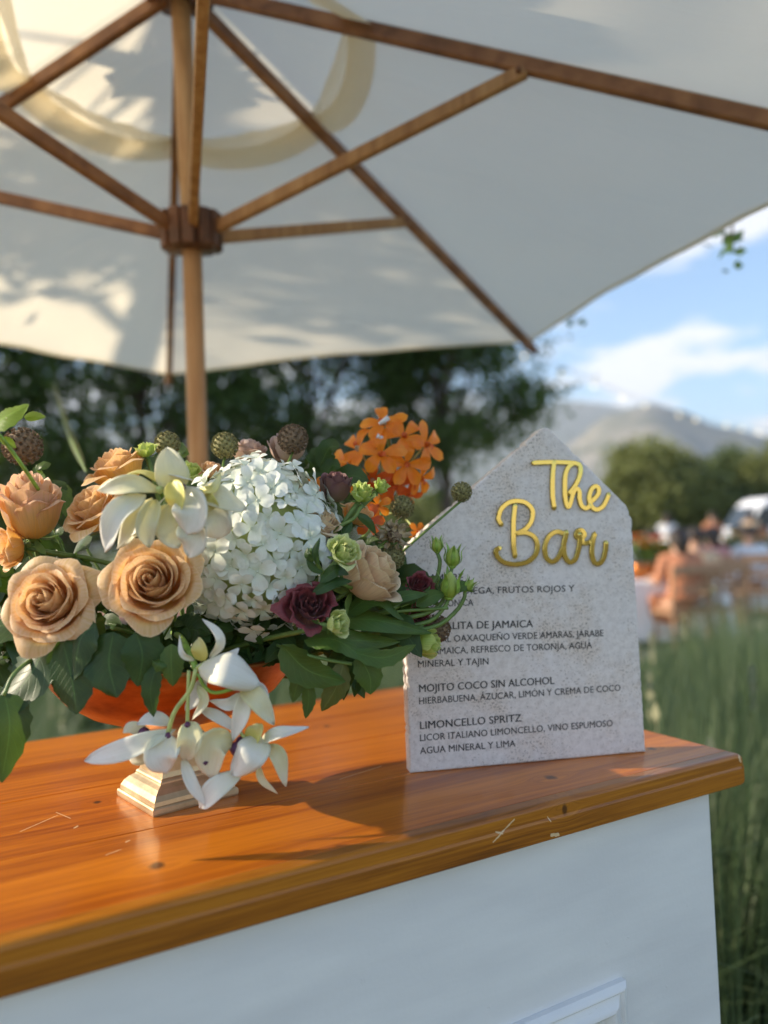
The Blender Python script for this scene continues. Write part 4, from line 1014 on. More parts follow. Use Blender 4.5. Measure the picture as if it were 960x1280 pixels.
# ------------------------------------------------------------------ vase
VC = Vector((-.2285, .818, 1.0502))
def vase():
    root = thing('pedestal_bowl', VC, 'copper coloured flower bowl on a stepped square brass pedestal', 'bowl', rot=Euler((0, 0, R(40))))
    # square stepped base
    prof = [(.046, 0), (.0465, .002), (.0465, .006), (.0455, .0075), (.044, .008), (.0435, .012), (.0405, .017), (.0365, .021), (.0325, .0235), (.0315, .0245), (.0315, .026), (.0305, .0275), (.0285, .029), (.0275, .034), (.0268, .046), (.0268, .050), (.0285, .052), (.0285, .054), (.018, .056)]
    rows = [[Vector((sx*r_, sy*r_, z)) for sx, sy in ((-1,-1),(1,-1),(1,1),(-1,1))] for r_, z in prof]
    mb = MB()
    for i in range(len(rows)-1):
        for k in range(4):
            a, b, c, d_ = rows[i][k], rows[i][(k+1)%4], rows[i+1][(k+1)%4], rows[i+1][k]
            mb.add([a, b, c, d_], [(0, 1, 2, 3)])
    mb.add(rows[-1], [(0, 1, 2, 3)])
    o = mb.build('pedestal', M['antique_brass'], root, False, False)
    MB().lathe([(.016, .055), (.017, .060), (.013, .064), (.012, .070), (.016, .076), (.024, .079)], 28).build('stem', M['antique_brass'], root, True, False)
    MB().lathe([(.0, .078), (.03, .078), (.06, .083), (.085, .093), (.107, .108), (.121, .125), (.128, .142), (.130, .146), (.126, .147), (.118, .132), (.10, .114), (.05, .098), (0, .096)], 56).build('bowl', M['copper'], root, True, False)
    MB().lathe([(0, .118), (.06, .120), (.10, .122), (.112, .124)], 24).build('moss_filling', M['pod_green'], root, True, False)
vase()
HEART = VC + Vector((0, 0, .12))

# ------------------------------------------------------------------ flowers
def stem_to(root, p, direction, mat='stem_green', r_=.0026, end=None):
    end = end or HEART + Vector((rnd.uniform(-.06, .06), rnd.uniform(-.05, .05), rnd.uniform(-.01, .01)))
    a = Vector(p); d = Vector(direction).normalized()
    L = (end - a).length
    mid = a - d * L * .35
    MB().tube(spline([a, mid.lerp(end, .25), end], 8), r_, 7).build('stem', M[mat], root)
def rose_petal(t, th, rr, openness, nu=11, nv=9, frill=0.0, Hk=1.0):
    te = t
    rm = .07 + .60 * te ** .85
    rt = rm + (-.03 + (.05 + .42 * openness) * te ** 1.7)
    zt = (.46 - .14 * te) * Hk
    droop = (.42 * openness + .02) * te ** 2.2
    hw = 1.75 - 1.08 * te ** .65
    P0, P1, P2, P3 = (.05, -.60), (rm * 1.25 + .05, -.52), (rm * (1.0 + .06*te), zt - .22), (rt, zt - droop)
    ph = rr.uniform(0, 6.28); amp = .03 + frill * .07; tw = rr.uniform(-.06, .06)
    pk = rr.uniform(.06, .17) * te; asym = rr.uniform(-.15, .15)
    rows = []
    for i in range(nv):
        v0 = i / (nv - 1); row = []
        for j in range(nu):
            u = -1 + 2 * j / (nu - 1)
            vmax = 1 - (.14 + .10*te) * abs(u) ** (2.6 - .9*te) - .10 * abs(u) ** 8 + pk * max(0, 1 - abs(u + asym) * 2.0) + frill * .05 * math.sin(9*u + ph)
            v = v0 * vmax; q = 1 - v
            r_ = q**3*P0[0] + 3*q*q*v*P1[0] + 3*q*v*v*P2[0] + v**3*P3[0]
            z = q**3*P0[1] + 3*q*q*v*P1[1] + 3*q*v*v*P2[1] + v**3*P3[1]
            z = min(z, zt + .1)
            roll = max(0, v - .62) / .38
            r_ += te * (.045 + .09*openness) * roll**2 * (abs(u) ** 1.4) * 1.7
            z -= te * (.05 + .15*openness) * roll**2 * (abs(u) ** 1.4) * 2.3
            r_ += .050 * u * (1 - .4*te) + amp * math.sin(3.1*u + ph) * v*v * (.4 + te) 
            if frill: r_ += frill * .06 * math.sin(11*u + ph*2) * v**3; z += frill * .05 * math.cos(10*u + ph) * v**3
            # lip turned outwards at the rim
            rim = max(0, v0 - .84) / .16
            r_ += .030 * rim * te**.4; z -= .020 * rim * te
            w = hw * (.42 + .58 * min(1, v * 1.5) ** .6)
            a = th + u * w + tw * v
            row.append(Vector((r_ * math.cos(a), r_ * math.sin(a), z)))
        rows.append(row)
    return rows
def rose(px, py, D, rpx, face_dir, mat, label, seed, name='rose', cat='rose', group='roses in the arrangement', openness=.8, n=26, frill=0.0, Hk=1.0, tmin=0.0, sepal='stem_green', spin=0.0, cup=1.0):
    openness = openness * 1.0
    rr = random.Random(seed); c = at(px, py, D); Rw = rpx / F * D
    q = facing(face_dir, spin)
    root = thing(name, c, label, cat, group, q)
    mm = PM[root.name]
    for i in range(n):
        t = tmin + (1 - tmin) * (i / (n - 1)) ** .9
        th = i * 2.39996 + rr.uniform(-.15, .15)
        rows = [[Vector((p.x, p.y, p.z * cup)) * Rw for p in row] for row in rose_petal(t, th, rr, openness, frill=frill, Hk=Hk)]
        o = MB().grid(rows).build('petal', M[mat], root, True, False)
    # heart spiral
    rows = []
    for i in range(5):
        row = []
        for j in range(26):
            a = j / 25 * 4.4 * PI; r_ = (.012 + .055 * j / 25) * Rw
            row.append(Vector((r_*math.cos(a), r_*math.sin(a), (-.2 + .165 * i - .006*j*(i/4)) * Rw * cup * Hk)))
        rows.append(row)
    MB().grid(rows).build('petal', M[mat], root, True, False)
    # receptacle + sepals
    MB().lathe([(0, -.66*cup*Rw), (.13*Rw, -.64*cup*Rw), (.17*Rw, -.56*cup*Rw), (.12*Rw, -.50*cup*Rw), (0, -.48*cup*Rw)], 12).build('receptacle', M[sepal], root, True, False)
    for k in range(5):
        a = k * 2*PI/5 + .3
        base = Vector((.1*Rw*math.cos(a), .1*Rw*math.sin(a), -.6*cup*Rw)); tip_ = Vector((.62*Rw*math.cos(a), .62*Rw*math.sin(a), (-.62 + rr.uniform(-.25, .1))*cup*Rw))
        blade_part(root, [base, base.lerp(tip_, .5) + Vector((0, 0, -.04*Rw)), tip_], .22*Rw, Vector((0, 0, -1)), sepal, 'sepal', world=False, nv=6, nu=3)
    dirw = mm.to_3x3() @ Vector((0, 0, 1))
    stem_to(root, mm @ Vector((0, 0, -.62*cup*Rw)), dirw)
    return root
def blade_rows(pts, width, normal, nv=10, nu=7, a=.85, b=.75, cup=.25, ruffle=0.0, fold=0.0, seed=0, twist=0.0, serr=0.0, round_=0.0):
    rr = random.Random(seed); sp = spline(pts, nv - 1); rows = []; normal = Vector(normal).normalized(); ph = rr.uniform(0, 6)
    N = len(sp)
    for i, p in enumerate(sp):
        tg = (sp[min(i+1, N-1)] - sp[max(i-1, 0)])
        tg = tg.normalized() if tg.length > 0 else Vector((0, 0, 1))
        nn = normal - tg * normal.dot(tg)
        nn = nn.normalized() if nn.length > 1e-4 else tg.orthogonal().normalized()
        s_ = i / (N - 1)
        if twist: nn.rotate(Quaternion(tg, twist * s_))
        sd_ = tg.cross(nn)
        sw = min(1, max(0, s_ ** a)); w = width * .5 * max(0.0, math.sin(PI * min(.999, sw * (1 - .0) ))) ** b
        if round_: w = width * .5 * (math.sin(PI * min(1, s_ * .5 + .0)) ** .8) * (math.sqrt(max(0, 1 - max(0, (s_ - (1 - round_)) / round_) ** 2)))
        w = max(w, width * .018)
        row = []
        for j in range(nu):
            u = -1 + 2 * j / (nu - 1)
            off = cup * w * (u*u) + fold * w * abs(u) + ruffle * width * math.sin(7*s_ + 3*u + ph) * abs(u)
            ww = w
            if serr and abs(u) == 1: ww = w * (1 + serr * (1 if i % 2 else -1))
            row.append(p + sd_ * (u*ww) + nn * off)
        rows.append(row)
    return rows
def blade_part(root, pts, width, normal, mat, name='petal', world=True, **k):
    return MB().grid(blade_rows(pts, width, normal, **k)).build(name, M[mat], root, True, world)

# --- roses
rose(58, 752, .675, 60, (-.06, -1, .30), 'petal_caramel', 'caramel rose fully open facing us at the lower left', 11, openness=.95, n=30, Hk=.95)
rose(191, 728, .675, 62, (.12, -1, .32), 'petal_caramel', 'large caramel rose with deep heart left of the hydrangea', 12, openness=.8, n=28, Hk=1.1, spin=1.0)
rose(37, 626, .735, 48, (.10, -.40, 1), 'petal_pinkpeach', 'pink edged peach rose seen from the side at the left edge', 13, openness=.5, n=28, cup=1.75, Hk=1.0)
rose(114, 634, .73, 47, (-.55, -.75, .75), 'petal_golden', 'golden peach rose between the side-on rose and the cream orchid', 14, openness=.9, n=26)
rose(146, 582, .80, 43, (-.35, -.25, 1), 'petal_golden', 'golden rose behind the cream orchid with a petal pointing left', 15, openness=.8, n=24, cup=1.1)
rose(8, 686, .73, 34, (-.9, -.7, -.05), 'petal_golden', 'orange rose half cut by the left edge below the side-on rose', 16, openness=.5, n=18)
rose(466, 714, .745, 52, (.80, -.30, .62), 'petal_blush', 'blush rose seen from the side right of the hydrangea', 17, openness=.45, n=24, cup=1.2)
rose(312, 562, .84, 30, (.2, -.2, 1), 'petal_dusty', 'dusty beige rose peeping over the top of the hydrangea', 18, openness=.5, n=18)
rose(421, 606, .78, 29, (.2, -.35, 1), 'petal_mauve', 'faded mauve brown rose beneath the orange orchids', 19, openness=.15, n=18, cup=1.25)
rose(404, 652, .75, 29, (.5, -.5, .8), 'petal_blush', 'small peach rose squeezed between hydrangea and green lisianthus', 20, openness=.5, n=16)
rose(447, 640, .80, 26, (.4, -.3, .9), 'petal_caramel', 'small brownish peach rose behind the lime lisianthus', 22, openness=.5, n=16)
rose(264, 586, .80, 19, (.3, -.5, 1), 'petal_pinkpeach', 'tiny pink peach rose left of the hydrangea top', 23, openness=.5, n=14)
rose(358, 556, .825, 31, (-.1, -.3, 1), 'petal_dusty', 'withered beige rose bud at the right top of the hydrangea', 25, openness=.2, n=14, cup=1.2)
# --- lisianthus
LG = 'lisianthus blooms in the arrangement'
rose(387, 757, .70, 37, (.25, -1, .45), 'petal_burgundy', 'open burgundy lisianthus below the right side of the hydrangea', 31, 'lisianthus', 'lisianthus', LG, .75, 18, .7, cup=1.0)
rose(524, 731, .79, 22, (.3, -.8, .6), 'petal_burgundy', 'small burgundy lisianthus just left of the sign', 32, 'lisianthus', 'lisianthus', LG, .7, 14, .7)
rose(524, 767, .80, 20, (.5, -.9, -.1), 'petal_burgundy', 'burgundy lisianthus half hidden under the curling stems', 33, 'lisianthus', 'lisianthus', LG, .6, 12, .7)
rose(431, 688, .70, 27, (.45, -.75, .6), 'petal_celery', 'pale lime lisianthus right of the hydrangea', 34, 'lisianthus', 'lisianthus', LG, .55, 16, .8, cup=1.1)
rose(454, 614, .76, 20, (.45, -.5, .9), 'petal_lime', 'lime lisianthus under the orange orchids, left of a pair', 35, 'lisianthus', 'lisianthus', LG, .5, 13, .9, cup=1.2)
rose(478, 607, .77, 14, (.7, -.4, .7), 'petal_lime', 'small lime lisianthus under the orange orchids, right of a pair', 36, 'lisianthus', 'lisianthus', LG, .5, 10, .9, cup=1.2)
rose(424, 780, .69, 22, (.8, -.7, .15), 'petal_celery', 'pale lime lisianthus bud beside the open burgundy lisianthus', 37, 'lisianthus', 'lisianthus', LG, .3, 12, .5, cup=1.2)
rose(537, 806, .775, 24, (1, -.25, -.05), 'petal_lime', 'lime lisianthus bud pointing right against the menu sign', 38, 'lisianthus', 'lisianthus', LG, .12, 12, .5, cup=1.35)
rose(181, 561, .80, 18, (-.2, -.3, 1), 'petal_lime', 'green lisianthus above the golden rose', 39, 'lisianthus', 'lisianthus', LG, .4, 12, .9)
rose(236, 588, .79, 20, (.2, -.6, .8), 'petal_lime', 'green lisianthus with peach heart by the umbrella pole', 40, 'lisianthus', 'lisianthus', LG, .6, 12, .9)

# --- hydrangea
def hydrangea():
    c = at(325, 681, .77); root = thing('hydrangea', c, 'big round white hydrangea head in the middle of the arrangement', 'hydrangea')
    rr = random.Random(9); variants = []
    for v in range(7):
        mb = MB()
        for k in range(4):
            a = k*PI/2 + rr.uniform(-.14, .14); d = Vector((math.cos(a), math.sin(a), 0)); L = rr.uniform(.92, 1.12); lift = rr.uniform(.02, .30)
            pts = [Vector((0, 0, 0)), d*.5*L + Vector((0, 0, .05 + lift*.6)), d*1.02*L + Vector((0, 0, lift*.8 - rr.uniform(-.05, .22)))]
            mb.grid(blade_rows(pts, 1.02*rr.uniform(.9, 1.1), (0, 0, 1), nv=7, nu=6, cup=rr.uniform(-.05, .22), ruffle=.035, seed=rr.randint(0, 999), round_=.55))
        mb.lathe([(0, .10), (.05, .09), (.07, .04), (.05, 0)], 8)
        variants.append(mb.mesh('floret', M['petal_hydrangea']))
    n = 225; rad = Vector((.0745, .070, .0815))
    for i in range(n):
        z = 1 - 2*(i + .5)/n; r_ = math.sqrt(1 - z*z); a = i*2.39996
        d = Vector((r_*math.cos(a), r_*math.sin(a), z))
        if d.y > .62: continue
        lump = 1 + .045*math.sin(5*a + 3*z) + rr.uniform(-.05, .07)
        p = Vector((d.x*rad.x, d.y*rad.y, d.z*rad.z)) * lump
        nd = Vector((d.x/rad.x, d.y/rad.y, d.z/rad.z)).normalized() + Vector((rr.gauss(0, .26), rr.gauss(0, .26), rr.gauss(0, .26)))
        q = facing(nd, rr.uniform(0, PI))
        link_mesh('floret', rr.choice(variants), root, p, q, .0150 * rr.uniform(.75, 1.25))
    core = MB(); core.lathe([(math.sin(PI*i/10)*.058, -math.cos(PI*i/10)*.070) for i in range(11)], 20)
    core.build('core', M['stem_pale'], root, True, False)
    stem_to(root, c - Vector((0, 0, .06)), (0, 0, 1), r_=.004)
hydrangea()

# --- white orchids (traced petals at their own depths)
def orchid(root, petals, name='petal'):
    for i, p in enumerate(petals):
        path, w, mat = p[0], p[1], p[2]; nrm = p[3] if len(p) > 3 else (0, -1, .25); kw = p[4] if len(p) > 4 else {}
        pts = [at(x, y, d_) for x, y, d_ in path]; dd = path[0][2]
        tw_ = (.7 * math.sin(i * 2.3 + w)) if w < 28 else .25 * math.sin(i)
        kw = {'twist': tw_, **kw}
        o = blade_part(root, pts, w * (.90 if w < 40 else .95) / F * dd, nrm, mat, name, **{**dict(nv=14, nu=9, seed=i, cup=.26, ruffle=.07), **kw})
        so_ = o.modifiers.new('s', 'SOLIDIFY'); so_.thickness = .0004; so_.offset = 0
W_, C_, Y_ = 'petal_orchid_white', 'petal_orchid_cream', 'petal_orchid_yellow'
def white_orchids():
    root = thing('orchid_spray', at(215, 620, .66), 'cream white orchid cluster above the large caramel rose', 'orchid', 'white orchid sprays')
    D = .655
    broad = dict(a=1.0, b=.55); 
    P = [([(222, 612, D), (214, 588, D-.004), (209, 560, D+.004)], 44, C_, (.1, -1, .3), dict(a=.72, b=.7, cup=.3)),
         ([(205, 614, D), (165, 606, D-.012), (121, 613, D-.006)], 27, C_, (0, -1, .6), dict(a=1.15)),
         ([(208, 604, D+.006), (178, 592, D), (146, 600, D-.004)], 22, Y_, (0, -.8, .9), {}),
         ([(182, 618, D-.006), (148, 646, D-.014), (131, 690, D-.010)], 36, W_, (-.2, -1, .2), dict(a=.9, b=.6, cup=.5, ruffle=.09)),
         ([(190, 622, D+.004), (168, 656, D-.002), (146, 686, D+.006)], 30, C_, (-.3, -1, .1), dict(ruffle=.09)),
         ([(196, 625, D-.004), (182, 655, D-.012), (186, 684, D-.004)], 30, C_, (.3, -1, .0), dict(cup=.7, ruffle=.08)),
         ([(206, 622, D-.004), (172, 660, D-.006), (168, 668, D+.002), (196, 668, D)], 8, W_, (0, -1, .5), dict(cup=.1)),
         ([(214, 600, D-.008), (222, 622, D-.018), (218, 646, D-.010)], 28, Y_, (0, -1, .3), dict(cup=.6)),
         ([(228, 606, D), (240, 636, D-.018), (233, 668, D-.014)], 46, W_, (.1, -1, .1), dict(a=1.25, b=.55, cup=.3, ruffle=.10)),
         ([(238, 648, D-.004), (242, 674, D-.006), (236, 696, D)], 40, W_, (0, -1, .1), dict(a=.7, b=.5, ruffle=.09)),
         ([(212, 630, D+.002), (208, 660, D-.004), (224, 684, D+.002)], 34, C_, (0, -1, .2), dict(b=.5, ruffle=.1)),
         ([(250, 618, D+.004), (272, 622, D-.004), (308, 637, D+.006)], 38, C_, (.2, -1, .4), dict(a=.8, b=.6)),
         ([(248, 612, D+.004), (266, 612, D-.008), (276, 592, D)], 13, Y_, (.2, -1, .5), dict(cup=.5)),
         ([(256, 628, D+.004), (268, 652, D+.002), (272, 674, D+.012)], 44, W_, (.2, -1, .1), dict(a=1.1, b=.5)),
         ([(240, 600, D+.004), (228, 596, D-.004), (204, 590, D)], 20, W_, (0, -1, .8), {}),
         ([(254, 620, D-.002), (262, 628, D-.010), (268, 636, D-.004)], 24, Y_, (.1, -1, .3), dict(cup=.6))]
    orchid(root, P)
    for x, y in ((227, 609), (200, 612), (249, 616)):
        m = Matrix.Translation(at(x, y, D - .006)); MB().lathe([(0, -.004), (.0030, -.002), (.0034, .002), (0, .004)], 10, m).build('column', M['purple_lip' if x == 227 else 'stem_pale'], root)
    MB().tube(spline([at(225, 610, D), at(222, 630, D+.03), HEART + Vector((0, 0, .02))], 8), .002, 6).build('stem', M['stem_pale'], root)
    # hanging spray
    root = thing('orchid_spray', at(245, 838, .665), 'white orchid spray hanging over the bowl in front of the pedestal', 'orchid', 'white orchid sprays')
    D = .665; e = .01
    P = [([(262, 822, D), (275, 806, D-e), (271, 790, D-e), (253, 774, D)], 13, W_, (.3, -1, 0), dict(cup=.5)),
         ([(243, 826, D), (229, 817, D-e), (224, 794, D-.004)], 9, W_, (0, -1, .2), dict(cup=.5)),
         ([(251, 826, D+.004), (250, 812, D), (248, 797, D+.006)], 25, Y_, (0, -1, .4), dict(b=.55)),
         ([(246, 832, D), (284, 836, D-.022), (326, 857, D-.006)], 46, W_, (.1, -1, .55), dict(a=.95, b=.5, cup=-.25)),
         ([(272, 828, D+.004), (288, 820, D), (299, 810, D+.004)], 12, W_, (0, -1, .5), {}),
         # right
         ([(303, 860, D), (322, 876, D-e), (342, 906, D-.002)], 30, C_, (.3, -1, .3), dict(cup=.4)),
         ([(308, 862, D), (302, 895, D-.006), (292, 926, D)], 26, W_, (0, -1, .1), dict(cup=.4)),
         ([(308, 858, D+.002), (324, 862, D), (336, 874, D)], 18, W_, (.2, -1, .6), {}),
         ([(300, 866, D+.006), (288, 880, D+.002), (262, 876, D+.006)], 18, W_, (0, -1, .5), {}),
         # bottom right
         ([(326, 927, D), (352, 917, D-e), (386, 909, D)], 21, W_, (0, -1, .7), dict(a=.8, cup=.4)),
         ([(330, 922, D), (310, 944, D-.016), (290, 968, D-.008)], 44, W_, (-.1, -1, .4), dict(a=.75, b=.5, cup=-.2)),
         ([(336, 930, D), (348, 950, D-.004), (357, 983, D+.002)], 24, C_, (.3, -1, .2), dict(cup=.5)),
         ([(322, 952, D+.004), (328, 975, D), (347, 992, D+.002)], 11, C_, (0, -1, .3), {}),
         ([(312, 930, D+.004), (320, 914, D-.004), (322, 904, D)], 24, Y_, (.1, -1, .4), dict(b=.5, cup=.5)),
         # centre bottom
         ([(292, 925, D+.004), (268, 932, D-.006), (262, 972, D-.004)], 40, C_, (.1, -1, .1), dict(a=1.1, b=.5, cup=.5)),
         ([(306, 962, D-.002), (272, 984, D-.012), (250, 1010, D-.008)], 32, W_, (-.1, -1, .4), dict(a=1.2, b=.6, cup=.2)),
         ([(228, 945, D-.002), (240, 980, D-.012), (258, 1008, D-.010)], 17, W_, (.2, -1, .2), {}),
         # left
         ([(220, 912, D), (165, 934, D-.014), (106, 951, D-.006)], 31, W_, (0, -1, .6), dict(a=1.2, b=.62, cup=.2)),
         ([(214, 918, D-.004), (202, 945, D-.014), (208, 967, D-.010)], 44, W_, (0, -1, .25), dict(a=.7, b=.6, cup=.3)),
         ([(214, 905, D+.008), (190, 898, D+.004), (172, 906, D+.006)], 22, W_, (0, -1, .7), dict(cup=.3)),
         ([(190, 918, D+.010), (166, 910, D+.006), (154, 916, D+.008)], 18, C_, (0, -1, .3), dict(cup=.4)),
         ([(196, 940, D+.008), (176, 950, D+.004), (162, 950, D+.006)], 16, C_, (0, -1, .1), dict(cup=.4)),
         ([(236, 902, D-.002), (238, 926, D-.010), (230, 950, D-.004)], 34, C_, (.1, -1, .2), dict(a=.8, b=.6, cup=.4)),
         ([(244, 908, D+.006), (256, 935, D+.004), (262, 958, D+.006)], 22, C_, (.3, -1, .1), dict(cup=.4)),
         ([(250, 886, D+.010), (276, 898, D+.006), (304, 918, D+.008)], 17, W_, (0, -1, .6), {}),
         ([(247, 856, D+.004), (256, 876, D), (240, 900, D+.002)], 14, C_, (.2, -1, .1), dict(cup=.5)),
         ([(256, 846, D+.008), (246, 870, D+.006), (232, 888, D+.008)], 22, W_, (0, -1, .1), {})]
    orchid(root, P)
    for L, r_, mt in (([(245, 836), (238, 862), (218, 890), (209, 920)], .0021, 'stem_pale'), ([(236, 838), (235, 870), (234, 905)], .0017, 'stem_pale'),
                      ([(246, 836), (262, 826), (282, 832), (303, 852), (306, 862)], .0017, 'stem_pale'), ([(248, 842), (254, 856), (268, 866), (296, 860)], .0017, 'bud_green'),
                      ([(306, 862), (294, 890), (300, 915), (314, 928)], .0015, 'stem_pale')):
        MB().tube(spline([at(x, y, D - .002) for x, y in L], 10), r_, 7).build('stem', M[mt], root)
    MB().tube(spline([at(246, 838, D), at(228, 800, D+.03), HEART + Vector((0, 0, .05))], 10), .003, 7).build('stem', M['bud_green'], root)
    for (x, y, s_) in ((210, 920, .0034), (234, 906, .0030), (297, 936, .0075), (302, 928, .006), (180, 917, .006), (256, 952, .004)):
        MB().lathe([(0, -s_), (s_*.7, -s_*.6), (s_, 0), (s_*.6, s_*.7), (0, s_)], 10, Matrix.Translation(at(x, y, D + (.006 if s_ > .004 else -.004)))).build('throat', M['purple_lip'], root)
white_orchids()

# --- orange orchids
def orange_orchids():
    root = thing('orange_orchid_spray', at(480, 580, .93), 'bright orange orchid spray rising behind the lime lisianthus', 'orchid')
    rr = random.Random(12)
    B = [(480, 530, .93, 26, (.0, -.8, .5), 0), (505, 545, .93, 25, (.3, -.9, .3), 0), (532, 556, .94, 27, (.7, -.7, .1), 0), (449, 562, .93, 27, (-.5, -.7, .5), 0), (476, 568, .915, 27, (.0, -1, .2), 0),
         (508, 580, .93, 27, (.4, -.9, -.2), 0), (436, 588, .93, 26, (-.5, -.8, .1), 0), (526, 598, .95, 22, (.6, -.7, -.4), 0), (492, 604, .94, 24, (.1, -.9, -.4), 1), (466, 600, .93, 22, (-.2, -.9, -.3), 1), (510, 618, .95, 17, (.3, -.7, -.8), 1), (462, 650, .85, 20, (.2, -.8, .1), 1), (395, 612, .82, 17, (-.2, -1, .2), 0), (472, 632, .86, 16, (.2, -.9, .1), 0), (522, 665, .90, 12, (.2, -.9, .2), 0)]
    hub = at(480, 640, .95)
    for i, (px, py, D, r_, fd, dk) in enumerate(B):
        c = at(px, py, D); q = facing(fd, rr.uniform(0, 6.28)).to_matrix().to_4x4(); m = Matrix.Translation(c) @ q @ Matrix.Scale(r_ * 1.14 / F * D, 4)
        fb = MB(); fb.lathe([(0, -.1), (.10, -.08), (.13, .05), (.08, .22), (0, .28)], 8, m)
        bo = fb.build('bloom', M['petal_red_orange' if i % 3 else 'dried_petal'], root)
        for k in range(5):
            a = k*2*PI/5 + rr.uniform(-.15, .15); d = Vector((math.cos(a), math.sin(a), 0)); L = rr.uniform(.9, 1.12)
            pts = [Vector((0, 0, 0)), d*.5*L + Vector((0, 0, rr.uniform(0, .25))), d*L + Vector((0, 0, rr.uniform(-.2, .22)))]
            rows = [[m @ p for p in row] for row in blade_rows(pts, .66, (0, 0, 1), nv=9, nu=5, cup=rr.uniform(.0, .4), round_=.48, seed=k)]
            MB().grid(rows).build('petal', M['petal_red_orange' if dk else 'petal_orange'], bo)
        lip = [Vector((0, 0, .1)), Vector((.1, .05, .32)), Vector((.26, .1, .30))]
        MB().grid([[m @ p for p in row] for row in blade_rows(lip, .22, (0, 0, 1), nv=5, nu=3)]).build('lip', M['petal_red_orange'], bo)
        MB().tube(spline([c, c.lerp(hub, .5) + Vector((0, .01, .01)), hub.lerp(c, .1)], 5), .0012, 5).build('stem', M['stem_pale'], root)
    MB().tube(spline([at(484, 530, .95), hub, HEART + Vector((.04, .03, 0))], 10), .0028, 7).build('stem', M['stem_green'], root)
    # pale card clip among the orchids
    for a, b in (((486, 522), (474, 530)), ((471, 545), (480, 549))):
        MB().tube([at(*a, .915), at(*b, .915)], [.0035, .0022], 6).build('flower_clip', M['cloth_white'], root)
orange_orchids()

# --- scabiosa pods and buds
def pod(px, py, D, rpx, mat, label, seed, squash=1.0):
    rr = random.Random(seed); c = at(px, py, D); r_ = rpx / F * D
    root = thing('scabiosa_pod', c, label, 'seed pod', 'scabiosa seed pods')
    MB().lathe([(math.sin(PI*i/10)*r_*.86, -math.cos(PI*i/10)*r_*.86*squash) for i in range(11)], 18).build('core', M[mat], root, True, False)
    mb = MB(); n = 90
    for i in range(n):
        z = 1 - 2*(i+.5)/n; q_ = math.sqrt(1 - z*z); a = i*2.39996
        d = Vector((q_*math.cos(a), q_*math.sin(a), z)); p = Vector((d.x, d.y, d.z*squash)) * r_*.84
        e = d.orthogonal().normalized(); f_ = d.cross(e); s0_, s1_, h = r_*.03, r_*.125, r_*.17
        rows = [[p + (e*math.cos(k*PI/3) + f_*math.sin(k*PI/3))*s0_ for k in range(6)],
                [p + (e*math.cos(k*PI/3) + f_*math.sin(k*PI/3))*s1_*rr.uniform(.8, 1.15) + d*h*rr.uniform(.85, 1.2) for k in range(6)]]
        mb.grid(rows, closed=True)
    o = mb.build('seed_cups', M[mat], root, False, False); o['kind'] = 'stuff'
    stem_to(root, c - Vector((0, 0, r_*.8)), (c - HEART) + Vector((0, 0, .1)), r_=.0014)
pod(28, 558, .80, 24, 'pod_brown', 'round brown seed pod at the left edge above the side-on rose', 1)
pod(209, 555, .82, 16, 'pod_green', 'small olive seed pod left of the umbrella pole', 2)
pod(281, 557, .80, 17, 'pod_green', 'dark olive seed pod right of the umbrella pole', 3)
pod(366, 549, .81, 19, 'pod_brown', 'greenish brown seed pod above the right top of the hydrangea', 4)
pod(577, 615, .82, 13, 'pod_green', 'small seed pod in front of the sloping edge of the sign', 5)
pod(503, 634, .86, 15, 'pod_green', 'dim seed pod below the orange orchids', 6)
pod(545, 786, .81, 18, 'pod_brown', 'brown seed pod behind the lime bud on the sign', 7)
pod(490, 697, .80, 16, 'pod_green', 'dark seed pod behind the blush rose', 8)
def dried():
    rr = random.Random(4); c = at(492, 670, .79); root = thing('dried_scabiosa', c, 'dried tan scabiosa flower above the blush rose', 'dried flower')
    r_ = 24 / F * .79
    MB().lathe([(math.sin(PI*i/8)*r_*.45, -math.cos(PI*i/8)*r_*.35) for i in range(9)], 12).build('core', M['pod_brown'], root, True, False)
    for k in range(46):
        d = Vector((rr.gauss(0, 1), rr.gauss(0, 1) - .5, rr.gauss(0, .6) + .3)).normalized(); e = d.orthogonal().normalized()
        e.rotate(Quaternion(d, rr.uniform(0, 6)))
        p1 = d*r_*.4; p2 = d*r_*rr.uniform(.8, 1.15) + e*r_*.15; 
        blade_part(root, [p1, p1.lerp(p2, .5) + e*r_*.12, p2], r_*.30, e, 'dried_petal', 'petal', False, nv=5, nu=4, cup=.6, ruffle=.2, seed=k)
    stem_to(root, c, (c - HEART), r_=.0014)
dried()
